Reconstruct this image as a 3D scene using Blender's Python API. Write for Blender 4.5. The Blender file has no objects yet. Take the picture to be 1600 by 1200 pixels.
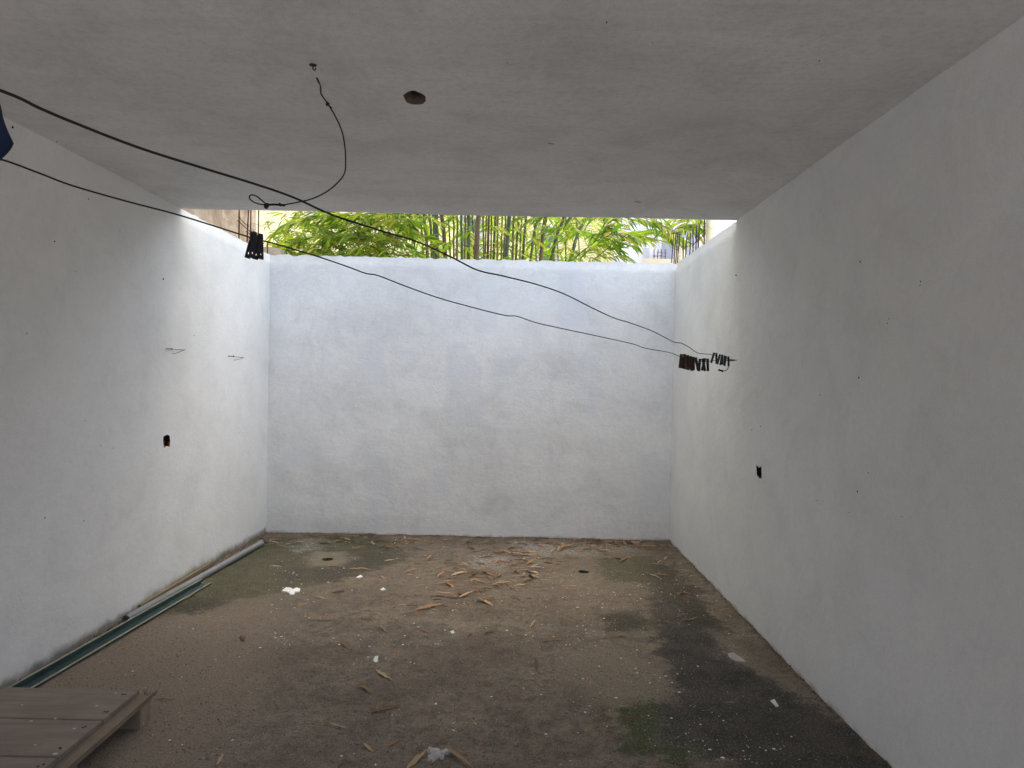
import bpy, bmesh, math, random
import numpy as np
from mathutils import Vector, Matrix, noise
from mathutils.geometry import delaunay_2d_cdt
R = math.radians
rnd = random.Random(7)
CANOPY = 3
scene = bpy.context.scene
COL = scene.collection

# ------------------------------------------------------------------ camera
F_PX = 1110.0                      # focal length in pixels of a 1600 px wide frame
CAM = Vector((0, 0, 1.467))
YAW, PITCH, ROLL = 0.00192, -0.00561, 0.02211
def _basis():
    cy, sy = math.cos(YAW), math.sin(YAW); cp, sp = math.cos(PITCH), math.sin(PITCH)
    cr, sr = math.cos(-ROLL), math.sin(-ROLL)
    Rz = Matrix(((cy, -sy, 0), (sy, cy, 0), (0, 0, 1)))
    Rx = Matrix(((1, 0, 0), (0, cp, -sp), (0, sp, cp)))
    Ry = Matrix(((cr, 0, sr), (0, 1, 0), (-sr, 0, cr)))
    return Rz @ Rx @ Ry
CM = _basis()                       # columns: right, forward, up
cam_data = bpy.data.cameras.new('camera')
cam = bpy.data.objects.new('camera', cam_data)
COL.objects.link(cam)
right, fwd, up = CM.col[0], CM.col[1], CM.col[2]
m = Matrix.Identity(4)
for i in range(3):
    m[i][0] = right[i]; m[i][1] = up[i]; m[i][2] = -fwd[i]; m[i][3] = CAM[i]
cam.matrix_world = m
cam_data.sensor_fit = 'HORIZONTAL'; cam_data.sensor_width = 36.0
cam_data.lens = 36.0 * F_PX / 1600.0
cam_data.clip_start = 0.02; cam_data.clip_end = 400
scene.camera = cam

# ------------------------------------------------------------------ world, sun, exposure
SUN_TO = Vector((0.13, 0.17, 0.85)).normalized()
sun_el = math.asin(SUN_TO.z)
sun_az = math.atan2(SUN_TO.x, SUN_TO.y)
world = bpy.data.worlds.new('World'); scene.world = world
world.use_nodes = True
wn = world.node_tree.nodes; wl = world.node_tree.links
wn.clear()
sky = wn.new('ShaderNodeTexSky'); sky.sky_type = 'NISHITA'; sky.sun_disc = False
sky.sun_elevation = sun_el; sky.sun_rotation = sun_az
sky.air_density = 1.0; sky.dust_density = 6.0; sky.ozone_density = 1.0; sky.altitude = 0
bg = wn.new('ShaderNodeBackground'); bg.inputs['Strength'].default_value = 0.15
wo = wn.new('ShaderNodeOutputWorld')
wl.new(sky.outputs['Color'], bg.inputs['Color']); wl.new(bg.outputs['Background'], wo.inputs['Surface'])
sun_data = bpy.data.lights.new('sun', 'SUN'); sun_data.energy = 0.95; sun_data.angle = R(120)
sun_data.color = (1.0, 0.955, 0.89)
sun = bpy.data.objects.new('sun', sun_data); COL.objects.link(sun)
sun.location = (4, -2, 9)
sun.rotation_euler = SUN_TO.to_track_quat('Z', 'Y').to_euler()
scene.view_settings.view_transform = 'Standard'
try: scene.view_settings.look = 'None'
except Exception: pass
scene.view_settings.exposure = 2.22
scene.view_settings.gamma = 1.0
scene.view_settings.use_curve_mapping = False
try:
    cy = scene.cycles
    cy.max_bounces = 10; cy.diffuse_bounces = 8; cy.transparent_max_bounces = 12
    cy.use_denoising = True; cy.sample_clamp_indirect = 8
except Exception: pass

# ------------------------------------------------------------------ room measures
XL, XR, YB, YE, ZC = -2.2747, 1.4820, 6.6, 4.8273, 2.5816
YRN = -0.3                                   # near end of the right wall: the yard is open on that side
YCN = -3.5                                  # near end of the ceiling and floor slabs
YN = -3.6                                   # near end of the walls, behind the camera

def ray(px, py):
    return right * ((px - 800) / F_PX) + fwd - up * ((py - 600) / F_PX)
def at(px, py, y):                           # point seen at (px, py) of the photograph, at depth y
    d = ray(px, py); return CAM + d * (y / d.y)
def on_floor(px, py, z=0.0):
    d = ray(px, py); return CAM + d * ((z - CAM.z) / d.z)
def on_left(px, py, x=XL):
    d = ray(px, py); return CAM + d * (x / d.x)
def on_right(px, py, x=XR):
    d = ray(px, py); return CAM + d * (x / d.x)

# ------------------------------------------------------------------ object helpers
def link(name, mesh, mat=None, parent=None, smooth=False):
    o = bpy.data.objects.new(name, mesh)
    if mat is not None and not mesh.materials:
        for mm in (mat if isinstance(mat, (list, tuple)) else [mat]): mesh.materials.append(mm)
    COL.objects.link(o)
    if parent is not None: o.parent = parent
    if smooth:
        for p in mesh.polygons: p.use_smooth = True
    return o
def tag(o, label=None, cat=None, group=None, kind=None):
    if label: o['label'] = label
    if cat: o['category'] = cat
    if group: o['group'] = group
    if kind: o['kind'] = kind
    return o
def empty(name, loc=(0, 0, 0), rz=0.0):
    o = bpy.data.objects.new(name, None); COL.objects.link(o)
    o.empty_display_size = 0.05
    o.location = loc; o.rotation_euler = (0, 0, rz)
    return o

class MB:
    """collects verts and faces of one mesh"""
    def __init__(s): s.v = []; s.f = []; s.mi = []
    def add(s, vs, fs, mi=0):
        b = len(s.v); s.v += [tuple(v) for v in vs]
        for f in fs: s.f.append([b + i for i in f]); s.mi.append(mi)
    def box(s, lo, hi, mi=0, jit=0.0, M=None):
        x0, y0, z0 = lo; x1, y1, z1 = hi
        vs = [Vector(p) for p in ((x0,y0,z0),(x1,y0,z0),(x1,y1,z0),(x0,y1,z0),(x0,y0,z1),(x1,y0,z1),(x1,y1,z1),(x0,y1,z1))]
        if jit: vs = [v + Vector((rnd.uniform(-jit,jit), rnd.uniform(-jit,jit), rnd.uniform(-jit,jit))) for v in vs]
        if M is not None: vs = [M @ v for v in vs]
        s.add(vs, [(0,3,2,1),(4,5,6,7),(0,1,5,4),(1,2,6,5),(2,3,7,6),(3,0,4,7)], mi)
    def tube(s, pts, r, sides=6, mi=0, caps=True):
        pts = [Vector(p) for p in pts]; n = len(pts)
        rs = r if isinstance(r, (list, tuple)) else [r] * n
        t0 = (pts[1] - pts[0]).normalized()
        a = t0.orthogonal().normalized(); b0 = len(s.v)
        for i, p in enumerate(pts):
            t = (pts[min(i+1, n-1)] - pts[max(i-1, 0)])
            t = t.normalized() if t.length > 1e-9 else t0
            a = (a - t * a.dot(t))
            a = a.normalized() if a.length > 1e-6 else t.orthogonal().normalized()
            b = t.cross(a)
            for k in range(sides):
                an = 2 * math.pi * k / sides
                s.v.append(tuple(p + (a * math.cos(an) + b * math.sin(an)) * rs[i]))
        for i in range(n - 1):
            for k in range(sides):
                k2 = (k + 1) % sides
                s.f.append([b0+i*sides+k, b0+i*sides+k2, b0+(i+1)*sides+k2, b0+(i+1)*sides+k]); s.mi.append(mi)
        if caps:
            s.f.append([b0 + k for k in range(sides)][::-1]); s.mi.append(mi)
            s.f.append([b0 + (n-1)*sides + k for k in range(sides)]); s.mi.append(mi)
    def blob(s, c, r, seg=6, rings=4, squash=(1,1,1), jit=0.15, mi=0):
        c = Vector(c); vs = []; fs = []
        for i in range(rings + 1):
            th = math.pi * i / rings
            for k in range(seg):
                ph = 2 * math.pi * k / seg
                q = 1 + rnd.uniform(-jit, jit)
                vs.append(c + Vector((math.sin(th)*math.cos(ph)*squash[0], math.sin(th)*math.sin(ph)*squash[1], math.cos(th)*squash[2])) * r * q)
        for i in range(rings):
            for k in range(seg):
                k2 = (k+1) % seg
                fs.append((i*seg+k, (i+1)*seg+k, (i+1)*seg+k2, i*seg+k2))
        s.add(vs, fs, mi)
    def mesh(s, name):
        me = bpy.data.meshes.new(name); me.from_pydata(s.v, [], s.f)
        if any(s.mi): me.polygons.foreach_set('material_index', s.mi)
        me.update(); return me
    def build(s, name, mat, parent=None, smooth=False):
        return link(name, s.mesh(name), mat, parent, smooth)

def catmull(pts, n=6):
    pts = [Vector(p) for p in pts]; out = []
    for i in range(len(pts) - 1):
        p0 = pts[max(i-1, 0)]; p1 = pts[i]; p2 = pts[i+1]; p3 = pts[min(i+2, len(pts)-1)]
        for k in range(n):
            t = k / n
            out.append(0.5 * ((2*p1) + (p2-p0)*t + (2*p0-5*p1+4*p2-p3)*t*t + (3*p1-p0-3*p2+p3)*t**3))
    out.append(pts[-1]); return out

def poly_sd(P, poly):
    """signed distance of points P (n,2) to a polygon, positive inside"""
    poly = np.array(poly, float); n = len(poly)
    d = np.full(len(P), 1e9); ins = np.zeros(len(P), bool)
    for i in range(n):
        a = poly[i]; b = poly[(i+1) % n]; ab = b - a; ap = P - a
        t = np.clip((ap @ ab) / (ab @ ab + 1e-12), 0, 1)
        d = np.minimum(d, np.linalg.norm(ap - t[:, None] * ab, axis=1))
        c = ((a[1] > P[:,1]) != (b[1] > P[:,1])) & (P[:,0] < (b[0]-a[0]) * (P[:,1]-a[1]) / (b[1]-a[1] + 1e-12) + a[0])
        ins ^= c
    return np.where(ins, d, -d)
def in_poly(p, poly): return poly_sd(np.array([p], float), poly)[0] > 0

def surface(us, vs, holes, pos):
    """grid sheet over (u, v) with polygonal holes cut in; returns verts, faces, (u,v) per vert, hole loops"""
    nu, nv = len(us), len(vs)
    uv = [(u, v) for v in vs for u in us]
    drop = set(); extra = []; loops = []
    faces = []
    for h in holes:
        hu = [p[0] for p in h]; hv = [p[1] for p in h]
        i0 = max(k for k in range(nu) if us[k] < min(hu) - 0.004); i1 = min(k for k in range(nu) if us[k] > max(hu) + 0.004)
        j0 = max(k for k in range(nv) if vs[k] < min(hv) - 0.004); j1 = min(k for k in range(nv) if vs[k] > max(hv) + 0.004)
        for j in range(j0, j1):
            for i in range(i0, i1): drop.add((i, j))
        ring = [(i, j0) for i in range(i0, i1)] + [(i1, j) for j in range(j0, j1)] + [(i, j1) for i in range(i1, i0, -1)] + [(i0, j) for j in range(j1, j0, -1)]
        ids = [j * nu + i for i, j in ring]
        hb = len(uv); uv += [tuple(p) for p in h]
        hid = list(range(hb, hb + len(h)))
        loc = ids + hid
        V = [Vector((uv[k][0], uv[k][1])) for k in loc]
        nr = len(ids); nh = len(h)
        E = [(k, (k+1) % nr) for k in range(nr)] + [(nr + k, nr + (k+1) % nh) for k in range(nh)]
        ov, oe, of, vo, eo, fo = delaunay_2d_cdt(V, E, [], 0, 1e-6)
        mp = []
        for k, src in enumerate(vo):
            if src: mp.append(loc[src[0]])
            else:
                mp.append(len(uv)); uv.append(tuple(ov[k]))
        for f in of:
            c = sum((ov[k] for k in f), Vector((0, 0))) / len(f)
            if in_poly(c, h): continue
            faces.append([mp[k] for k in f])
        loops.append(hid)
    for j in range(nv - 1):
        for i in range(nu - 1):
            if (i, j) not in drop:
                faces.append([j*nu+i, j*nu+i+1, (j+1)*nu+i+1, (j+1)*nu+i])
    verts = [pos(u, v) for u, v in uv]
    return verts, faces, np.array(uv), loops
def lin(a, b, step):
    n = max(1, int(round((b - a) / step)))
    return [a + (b - a) * i / n for i in range(n + 1)]
def set_attr(me, name, arr):
    at_ = me.attributes.new(name, 'FLOAT', 'POINT'); at_.data.foreach_set('value', np.asarray(arr, dtype=np.float32))

# ------------------------------------------------------------------ material helpers
class NT:
    def __init__(s, name):
        s.m = bpy.data.materials.new(name); s.m.use_nodes = True
        s.t = s.m.node_tree; s.t.nodes.clear()
        s.out = s.t.nodes.new('ShaderNodeOutputMaterial')
        s.geo = None
    def n(s, typ, **kw):
        nd = s.t.nodes.new(typ)
        for k, v in kw.items(): setattr(nd, k, v)
        return nd
    def l(s, a, b): s.t.links.new(a, b)
    def coord(s):
        if s.geo is None: s.geo = s.n('ShaderNodeTexCoord')
        return s.geo.outputs['Object']
    def mapping(s, scale=(1,1,1), rot=(0,0,0), loc=(0,0,0)):
        mp = s.n('ShaderNodeMapping'); s.l(s.coord(), mp.inputs['Vector'])
        mp.inputs['Scale'].default_value = scale; mp.inputs['Rotation'].default_value = rot; mp.inputs['Location'].default_value = loc
        return mp.outputs['Vector']
    def noise(s, scale, detail=4, rough=0.55, vec=None, dist=0.0):
        nd = s.n('ShaderNodeTexNoise'); s.l(vec if vec is not None else s.coord(), nd.inputs['Vector'])
        nd.inputs['Scale'].default_value = scale; nd.inputs['Detail'].default_value = detail
        nd.inputs['Roughness'].default_value = rough; nd.inputs['Distortion'].default_value = dist
        return nd.outputs['Fac']
    def voro(s, scale, feature='F1', vec=None):
        nd = s.n('ShaderNodeTexVoronoi', feature=feature); s.l(vec if vec is not None else s.coord(), nd.inputs['Vector'])
        nd.inputs['Scale'].default_value = scale
        return nd
    def attr(s, name):
        nd = s.n('ShaderNodeAttribute'); nd.attribute_name = name; return nd.outputs['Fac']
    def math(s, op, a, b=None, clamp=False):
        nd = s.n('ShaderNodeMath', operation=op, use_clamp=clamp)
        for k, x in enumerate((a, b)):
            if x is None: continue
            if isinstance(x, (int, float)): nd.inputs[k].default_value = x
            else: s.l(x, nd.inputs[k])
        return nd.outputs[0]
    def ramp(s, fac, a, b, lo=0.0, hi=1.0, smooth=True):
        nd = s.n('ShaderNodeMapRange', interpolation_type='SMOOTHSTEP' if smooth else 'LINEAR')
        s.l(fac, nd.inputs['Value'])
        nd.inputs['From Min'].default_value = a; nd.inputs['From Max'].default_value = b
        nd.inputs['To Min'].default_value = lo; nd.inputs['To Max'].default_value = hi
        return nd.outputs['Result']
    def mix(s, fac, a, b, blend='MIX'):
        nd = s.n('ShaderNodeMix', data_type='RGBA', blend_type=blend)
        def put(x, sock):
            if isinstance(x, (int, float)): sock.default_value = x
            elif isinstance(x, tuple): sock.default_value = (*x, 1) if len(x) == 3 else x
            else: s.l(x, sock)
        put(fac, nd.inputs[0]); put(a, nd.inputs[6]); put(b, nd.inputs[7])
        return nd.outputs[2]
    def bump(s, height, strength=0.3, dist=0.01, normal=None):
        nd = s.n('ShaderNodeBump'); s.l(height, nd.inputs['Height'])
        nd.inputs['Strength'].default_value = strength; nd.inputs['Distance'].default_value = dist
        if normal is not None: s.l(normal, nd.inputs['Normal'])
        return nd.outputs['Normal']
    def finish(s, color, rough=0.85, normal=None, metallic=0.0, spec=0.3):
        p = s.n('ShaderNodeBsdfPrincipled')
        if isinstance(color, tuple): p.inputs['Base Color'].default_value = (*color, 1)
        else: s.l(color, p.inputs['Base Color'])
        if isinstance(rough, (int, float)): p.inputs['Roughness'].default_value = rough
        else: s.l(rough, p.inputs['Roughness'])
        p.inputs['Metallic'].default_value = metallic
        p.inputs['Specular IOR Level'].default_value = spec
        if normal is not None: s.l(normal, p.inputs['Normal'])
        s.l(p.outputs[0], s.out.inputs['Surface'])
        s.p = p
        return s.m

def simple(name, col, rough=0.7, var=0.25, scale=20, metallic=0.0, spec=0.3, bump=0.2, stretch=(1,1,1)):
    t = NT(name); v = t.mapping(stretch)
    nz = t.noise(scale, 5, 0.6, v)
    c = t.mix(nz, tuple(x*(1-var) for x in col), tuple(min(1, x*(1+var)) for x in col))
    return t.finish(c, rough, t.bump(nz, bump, 0.004), metallic, spec)

def plaster(name, col, streak, grain=0.35, patch=None, streakmix=0.10, warm=(1.0, 0.97, 0.93), cloud=0.10, mottle=0.10):
    """old white-washed plaster; streak: mapping scale that stretches trowel marks"""
    t = NT(name)
    big = t.noise(1.1, 5, 0.6); mid = t.noise(6.0, 6, 0.62)
    st = t.noise(1.0, 5, 0.6, t.mapping(streak)); st2 = t.noise(1.0, 4, 0.6, t.mapping(tuple(3.1*x for x in streak), loc=(3, 1, 7)))
    fine = t.noise(150, 3, 0.7); pit = t.voro(70)
    mott = t.noise(34, 5, 0.72); cl = t.noise(2.7, 7, 0.7, None, 0.6)
    c = t.mix(t.ramp(big, 0.3, 0.7), tuple(x*(1 - cloud) for x in col), col)
    c = t.mix(t.ramp(cl, 0.42, 0.72, 0, 1.0), c, t.mix(1.0, c, (1 - cloud*1.5, 1 - cloud*1.5, 1 - cloud*1.4), 'MULTIPLY'))
    c = t.mix(t.ramp(mott, 0.40, 0.72, 0, 1.0), c, t.mix(1.0, c, (1 - mottle*1.6, 1 - mottle*1.6, 1 - mottle*1.6), 'MULTIPLY'))
    c = t.mix(t.ramp(st, 0.50, 0.78, 0, streakmix*2.0), c, tuple(x*0.72 for x in col))
    c = t.mix(t.ramp(st2, 0.55, 0.8, 0, streakmix), c, tuple(x*0.80 for x in col))
    c = t.mix(t.ramp(mid, 0.55, 0.8, 0, 0.16), c, tuple(x*y*0.85 for x, y in zip(col, warm)))
    c = t.mix(t.ramp(fine, 0.35, 0.7, 0.10, 0.0), c, (0.2, 0.2, 0.2))
    # tiny dark pits, sparse
    sp = t.voro(9.0); rp = t.n('ShaderNodeSeparateColor'); t.l(sp.outputs['Color'], rp.inputs[0])
    gate = t.math('GREATER_THAN', rp.outputs[0], 0.72)
    dot = t.math('MULTIPLY', t.ramp(sp.outputs['Distance'], 0.018, 0.04, 1, 0), gate)
    c = t.mix(t.math('MULTIPLY', dot, 0.55), c, (0.12, 0.11, 0.10))
    if patch:
        for nm, pc, fac in patch:
            e = t.math('ADD', t.attr(nm), t.math('ADD', t.math('MULTIPLY', t.math('SUBTRACT', t.noise(14, 4), 0.5), 0.07), t.math('MULTIPLY', t.math('SUBTRACT', t.noise(4, 3), 0.5), 0.10)))
            c = t.mix(t.ramp(e, -0.010, 0.014, 0, fac) if nm in ('patch_a', 'patch_b') else t.ramp(e, -0.06, 0.06, 0, fac), c, pc)
        base = t.math('ADD', t.attr('base'), t.math('MULTIPLY', t.math('SUBTRACT', t.noise(9, 5, 0.65), 0.5), 0.10))
        c = t.mix(t.ramp(base, -0.01, 0.05, 0.8, 0.0), c, (0.13, 0.11, 0.085))
    h = t.math('ADD', t.math('MULTIPLY', st, 0.9), t.math('ADD', t.math('MULTIPLY', mid, 0.6), t.math('MULTIPLY', fine, 0.22)))
    h = t.math('ADD', h, t.math('ADD', t.math('MULTIPLY', st2, 0.5), t.math('MULTIPLY', mott, 0.5)))
    nrm = t.bump(h, grain, 0.012)
    return t.finish(c, 0.9, nrm, 0, 0.15)

MAT = {}
W = (0.81, 0.81, 0.805)
MAT['back'] = plaster('white_plaster_back', W, (1.3, 1.3, 4.2), 0.45,
    patch=[('patch_a', (0.62, 0.635, 0.665), 0.45), ('patch_b', (0.66, 0.67, 0.70), 0.6), ('patch_c', (0.80, 0.80, 0.80), 0.25), ('mould', (0.42, 0.40, 0.33), 0.0)], streakmix=0.08, cloud=0.09, mottle=0.05)
MAT['side'] = plaster('white_plaster_side', (0.82, 0.82, 0.81), (2.0, 1.2, 2.2), 0.34,
    patch=[('mould', (0.23, 0.235, 0.14), 0.8)], streakmix=0.07, cloud=0.055, mottle=0.025)
MAT['ceil'] = plaster('ceiling_plaster', (0.86, 0.86, 0.855), (0.7, 6.5, 3.0), 0.55, streakmix=0.20, cloud=0.095, mottle=0.07)

def make_floor_mat():
    t = NT('dirty_concrete')
    n1 = t.noise(2.2, 6, 0.62); n2 = t.noise(11, 6, 0.65); n3 = t.noise(70, 4, 0.7); n4 = t.noise(260, 2, 0.6)
    edge = t.math('ADD', t.math('ADD', t.math('MULTIPLY', t.math('SUBTRACT', t.noise(3.6, 5, 0.65), 0.5), 0.34), t.math('MULTIPLY', t.math('SUBTRACT', n2, 0.5), 0.34)), t.math('MULTIPLY', t.math('SUBTRACT', n3, 0.5), 0.22))
    c = t.mix(t.ramp(n1, 0.3, 0.7), (0.178, 0.140, 0.103), (0.285, 0.233, 0.176))
    c = t.mix(t.ramp(n2, 0.42, 0.66, 0, 0.6), c, (0.105, 0.083, 0.062))
    n6 = t.noise(28, 6, 0.75)
    c = t.mix(t.ramp(n6, 0.50, 0.60, 0, 0.45), c, (0.088, 0.070, 0.053))
    c = t.mix(t.ramp(n6, 0.30, 0.42, 0.4, 0.0), c, (0.31, 0.265, 0.215))
    def m(name, w=0.06, hi=1.0, off=0.0, amp=1.0):
        e = t.math('ADD', t.math('ADD', t.attr(name), t.math('MULTIPLY', edge, amp)), off)
        return t.ramp(e, -w, w, 0, hi)
    c = t.mix(m('dirt', 0.16, 0.85), c, t.mix(n2, (0.205, 0.156, 0.112), (0.31, 0.245, 0.182)))
    c = t.mix(m('moss', 0.06, 0.95, 0.03, 0.8), c, t.mix(t.ramp(n2, 0.3, 0.7), (0.030, 0.036, 0.012), (0.092, 0.100, 0.040)))
    c = t.mix(m('dark', 0.06, 0.92, 0.03, 0.9), c, t.mix(n2, (0.022, 0.023, 0.016), (0.048, 0.048, 0.033)))
    c = t.mix(m('tan', 0.07, 0.85, 0.02, 0.6), c, t.mix(n2, (0.22, 0.180, 0.125), (0.31, 0.26, 0.195)))
    c = t.mix(m('court_dim_stain', 0.25, 0.42), c, (0.075, 0.062, 0.046))  # darkens the court floor against strong skylight, plus one brown stain
    c = t.mix(t.math('MULTIPLY', m('mould', 0.045, 1.0, 0.025, 0.85), t.ramp(t.noise(5.5, 6, 0.7), 0.36, 0.66, 1.0, 0.72)), c, t.mix(n2, (0.011, 0.0105, 0.008), (0.034, 0.031, 0.023)))
    c = t.mix(m('olive', 0.12, 0.6), c, t.mix(n2, (0.034, 0.030, 0.016), (0.058, 0.050, 0.029)))
    c = t.mix(m('green', 0.05, 0.95, 0.02, 1.0), c, t.mix(t.ramp(n3, 0.3, 0.7), (0.030, 0.042, 0.012), (0.085, 0.105, 0.035)))
    pale = t.math('MULTIPLY', m('pale', 0.12, 1.0), t.ramp(t.noise(45, 4, 0.7), 0.45, 0.62, 0.12, 0.75))
    c = t.mix(pale, c, (0.43, 0.42, 0.40))
    # grit: sand-sized light and dark grains
    c = t.mix(t.ramp(n4, 0.28, 0.5, 0.62, 0.0), c, (0.035, 0.029, 0.024))
    c = t.mix(t.ramp(n4, 0.55, 0.75, 0.0, 0.5), c, (0.36, 0.32, 0.27))
    c = t.mix(t.ramp(n3, 0.54, 0.70, 0.0, 0.62), c, (0.060, 0.049, 0.038))
    n5 = t.noise(125, 3, 0.7)
    c = t.mix(t.ramp(n5, 0.55, 0.68, 0.0, 0.5), c, (0.40, 0.355, 0.30))
    c = t.mix(t.ramp(n5, 0.30, 0.43, 0.5, 0.0), c, (0.040, 0.033, 0.026))
    for sc, th, gt, f in ((42, 0.12, 0.90, 0.7), (95, 0.18, 0.90, 0.55), (150, 0.24, 0.90, 0.5)):
        v = t.voro(sc); sep = t.n('ShaderNodeSeparateColor'); t.l(v.outputs['Color'], sep.inputs[0])
        g = t.math('MULTIPLY', t.math('GREATER_THAN', sep.outputs[0], gt), t.ramp(v.outputs['Distance'], th*0.7, th*1.4, 1, 0))
        g = t.math('MULTIPLY', g, t.ramp(t.noise(3.1, 4, 0.65, t.mapping(loc=(sc, 2, 1))), 0.46, 0.62))
        c = t.mix(t.math('MULTIPLY', g, f), c, (0.55, 0.53, 0.50))
    h = t.math('ADD', t.math('MULTIPLY', n2, 1.0), t.math('ADD', t.math('MULTIPLY', n3, 0.55), t.math('MULTIPLY', n4, 0.35)))
    rough = t.math('SUBTRACT', 0.92, t.math('MULTIPLY', m('mould', 0.08), 0.18))
    return t.finish(c, rough, t.bump(h, 0.85, 0.016), 0, 0.25)
MAT['floor'] = make_floor_mat()
MAT['ground'] = simple('pale_bounce_ground', (0.40, 0.39, 0.37), 0.95, 0.4, 3)  # unseen ground, made pale to bounce light up to the ceiling
MAT['black'] = simple('black_cable', (0.012, 0.012, 0.013), 0.55, 0.3, 30)
MAT['wire'] = simple('dark_wire', (0.03, 0.027, 0.026), 0.6, 0.4, 40)
MAT['wire_grey'] = simple('grey_wire', (0.22, 0.21, 0.21), 0.5, 0.3, 60, metallic=0.6)
MAT['peg_black'] = simple('black_plastic', (0.018, 0.018, 0.022), 0.5, 0.25, 30)
MAT['peg_brown'] = simple('brown_plastic', (0.050, 0.024, 0.017), 0.55, 0.4, 40)
MAT['peg_green'] = simple('dull_green_plastic', (0.018, 0.034, 0.038), 0.5, 0.3, 40)
MAT['rust'] = simple('rusty_steel', (0.085, 0.036, 0.020), 0.85, 0.5, 60, spec=0.2)
MAT['rust_dark'] = simple('dark_rebar', (0.045, 0.030, 0.030), 0.8, 0.4, 60)
MAT['pipe'] = simple('grey_pvc', (0.19, 0.195, 0.205), 0.5, 0.25, 9, spec=0.4, bump=0.05)
MAT['teal'] = simple('teal_metal', (0.032, 0.068, 0.068), 0.5, 0.65, 14, metallic=0.35, spec=0.5, bump=0.1, stretch=(3, 1, 3))
MAT['teal_edge'] = simple('pale_metal_edge', (0.30, 0.285, 0.21), 0.55, 0.5, 18, metallic=0.3)
MAT['bare_wood'] = simple('weathered_lath', (0.22, 0.165, 0.10), 0.9, 0.5, 30, stretch=(8, 1, 8))
MAT['drain'] = simple('drain_pipe', (0.10, 0.09, 0.075), 0.8, 0.3, 20)
MAT['raw'] = simple('raw_concrete_inside', (0.15, 0.115, 0.09), 0.95, 0.45, 60, bump=0.9)
MAT['brick_red'] = simple('red_clay_inside', (0.36, 0.085, 0.045), 0.95, 0.6, 55, bump=0.9)
MAT['mortar'] = simple('mortar_inside', (0.42, 0.36, 0.33), 0.95, 0.3, 60, bump=0.6)
MAT['darkhole'] = simple('dark_cavity', (0.012, 0.011, 0.010), 0.95, 0.3, 40)
MAT['paint_chip'] = simple('white_paint_chip', (0.72, 0.72, 0.71), 0.8, 0.12, 40)
MAT['blue'] = simple('navy_cloth', (0.006, 0.013, 0.040), 0.9, 0.3, 60, bump=0.3)
MAT['twig'] = simple('dry_twig', (0.13, 0.082, 0.045), 0.9, 0.4, 50)
MAT['grit'] = simple('brown_grit', (0.15, 0.11, 0.078), 0.95, 0.5, 60)

def wood_mat(name, a, b, axis_scale):
    t = NT(name); v = t.mapping(axis_scale)
    g = t.noise(3.0, 7, 0.65, v, 0.4); big = t.noise(4.0, 4, 0.6)
    info = t.n('ShaderNodeObjectInfo')
    c = t.mix(t.ramp(g, 0.3, 0.7), a, b)
    c = t.mix(t.ramp(big, 0.45, 0.75, 0, 0.45), c, tuple(x*0.62 for x in a))
    c = t.mix(t.math('MULTIPLY', info.outputs['Random'], 0.25), c, tuple(x*0.8 for x in b))
    for sc, th, gt in ((16, 0.10, 0.80), (34, 0.14, 0.86)):
        vv = t.voro(sc, vec=t.mapping((0.75, 1.0, 1.0), rot=(0, 0, 0.6))); sep = t.n('ShaderNodeSeparateColor'); t.l(vv.outputs['Color'], sep.inputs[0])
        gg = t.math('MULTIPLY', t.math('GREATER_THAN', sep.outputs[0], gt), t.ramp(vv.outputs['Distance'], th*0.6, th*1.5, 1, 0))
        c = t.mix(t.math('MULTIPLY', gg, 0.75), c, (0.60, 0.57, 0.52))
    return t.finish(c, 0.85, t.bump(g, 0.35, 0.006), 0, 0.25)
MAT['plank'] = wood_mat('brown_plank', (0.180, 0.142, 0.114), (0.265, 0.216, 0.176), (1.0, 7, 7))
MAT['batten'] = wood_mat('batten_wood', (0.165, 0.125, 0.090), (0.26, 0.205, 0.150), (14, 1.2, 14))
MAT['block'] = wood_mat('block_wood', (0.20, 0.15, 0.105), (0.29, 0.225, 0.16), (6, 6, 3))

def leaf_mat(name, cols, trans, rough=0.55):
    t = NT(name)
    info = t.n('ShaderNodeObjectInfo'); geo = t.n('ShaderNodeNewGeometry')
    r = t.math('FRACT', t.math('ADD', t.math('MULTIPLY', info.outputs['Random'], 3.7), t.math('MULTIPLY', geo.outputs['Random Per Island'], 2.3)))
    rp = t.n('ShaderNodeValToRGB'); t.l(r, rp.inputs['Fac'])
    el = rp.color_ramp.elements
    el[0].position = 0; el[0].color = (*cols[0], 1); el[1].position = 1; el[1].color = (*cols[-1], 1)
    for i, cc in enumerate(cols[1:-1]):
        e = el.new((i + 1) / (len(cols) - 1)); e.color = (*cc, 1)
    nz = t.noise(40, 3); c = t.mix(t.ramp(nz, 0.4, 0.8, 0, 0.35), rp.outputs['Color'], tuple(x*0.6 for x in cols[1]))
    p = t.n('ShaderNodeBsdfPrincipled'); t.l(c, p.inputs['Base Color']); p.inputs['Roughness'].default_value = rough
    p.inputs['Specular IOR Level'].default_value = 0.3
    if trans > 0:
        tr = t.n('ShaderNodeBsdfTranslucent')
        t.l(t.mix(0.5, c, t.mix(1.0, c, (1.0, 1.0, 0.35), 'MULTIPLY')), tr.inputs['Color'])
        ms = t.n('ShaderNodeMixShader'); ms.inputs[0].default_value = trans
        t.l(p.outputs[0], ms.inputs[1]); t.l(tr.outputs[0], ms.inputs[2]); t.l(ms.outputs[0], t.out.inputs['Surface'])
    else:
        t.l(p.outputs[0], t.out.inputs['Surface'])
    return t.m
MAT['leaf'] = leaf_mat('bamboo_leaf', [(0.06, 0.135, 0.012), (0.12, 0.24, 0.018), (0.19, 0.33, 0.022), (0.29, 0.42, 0.03), (0.40, 0.46, 0.05), (0.42, 0.33, 0.12)], 0.55)
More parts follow.
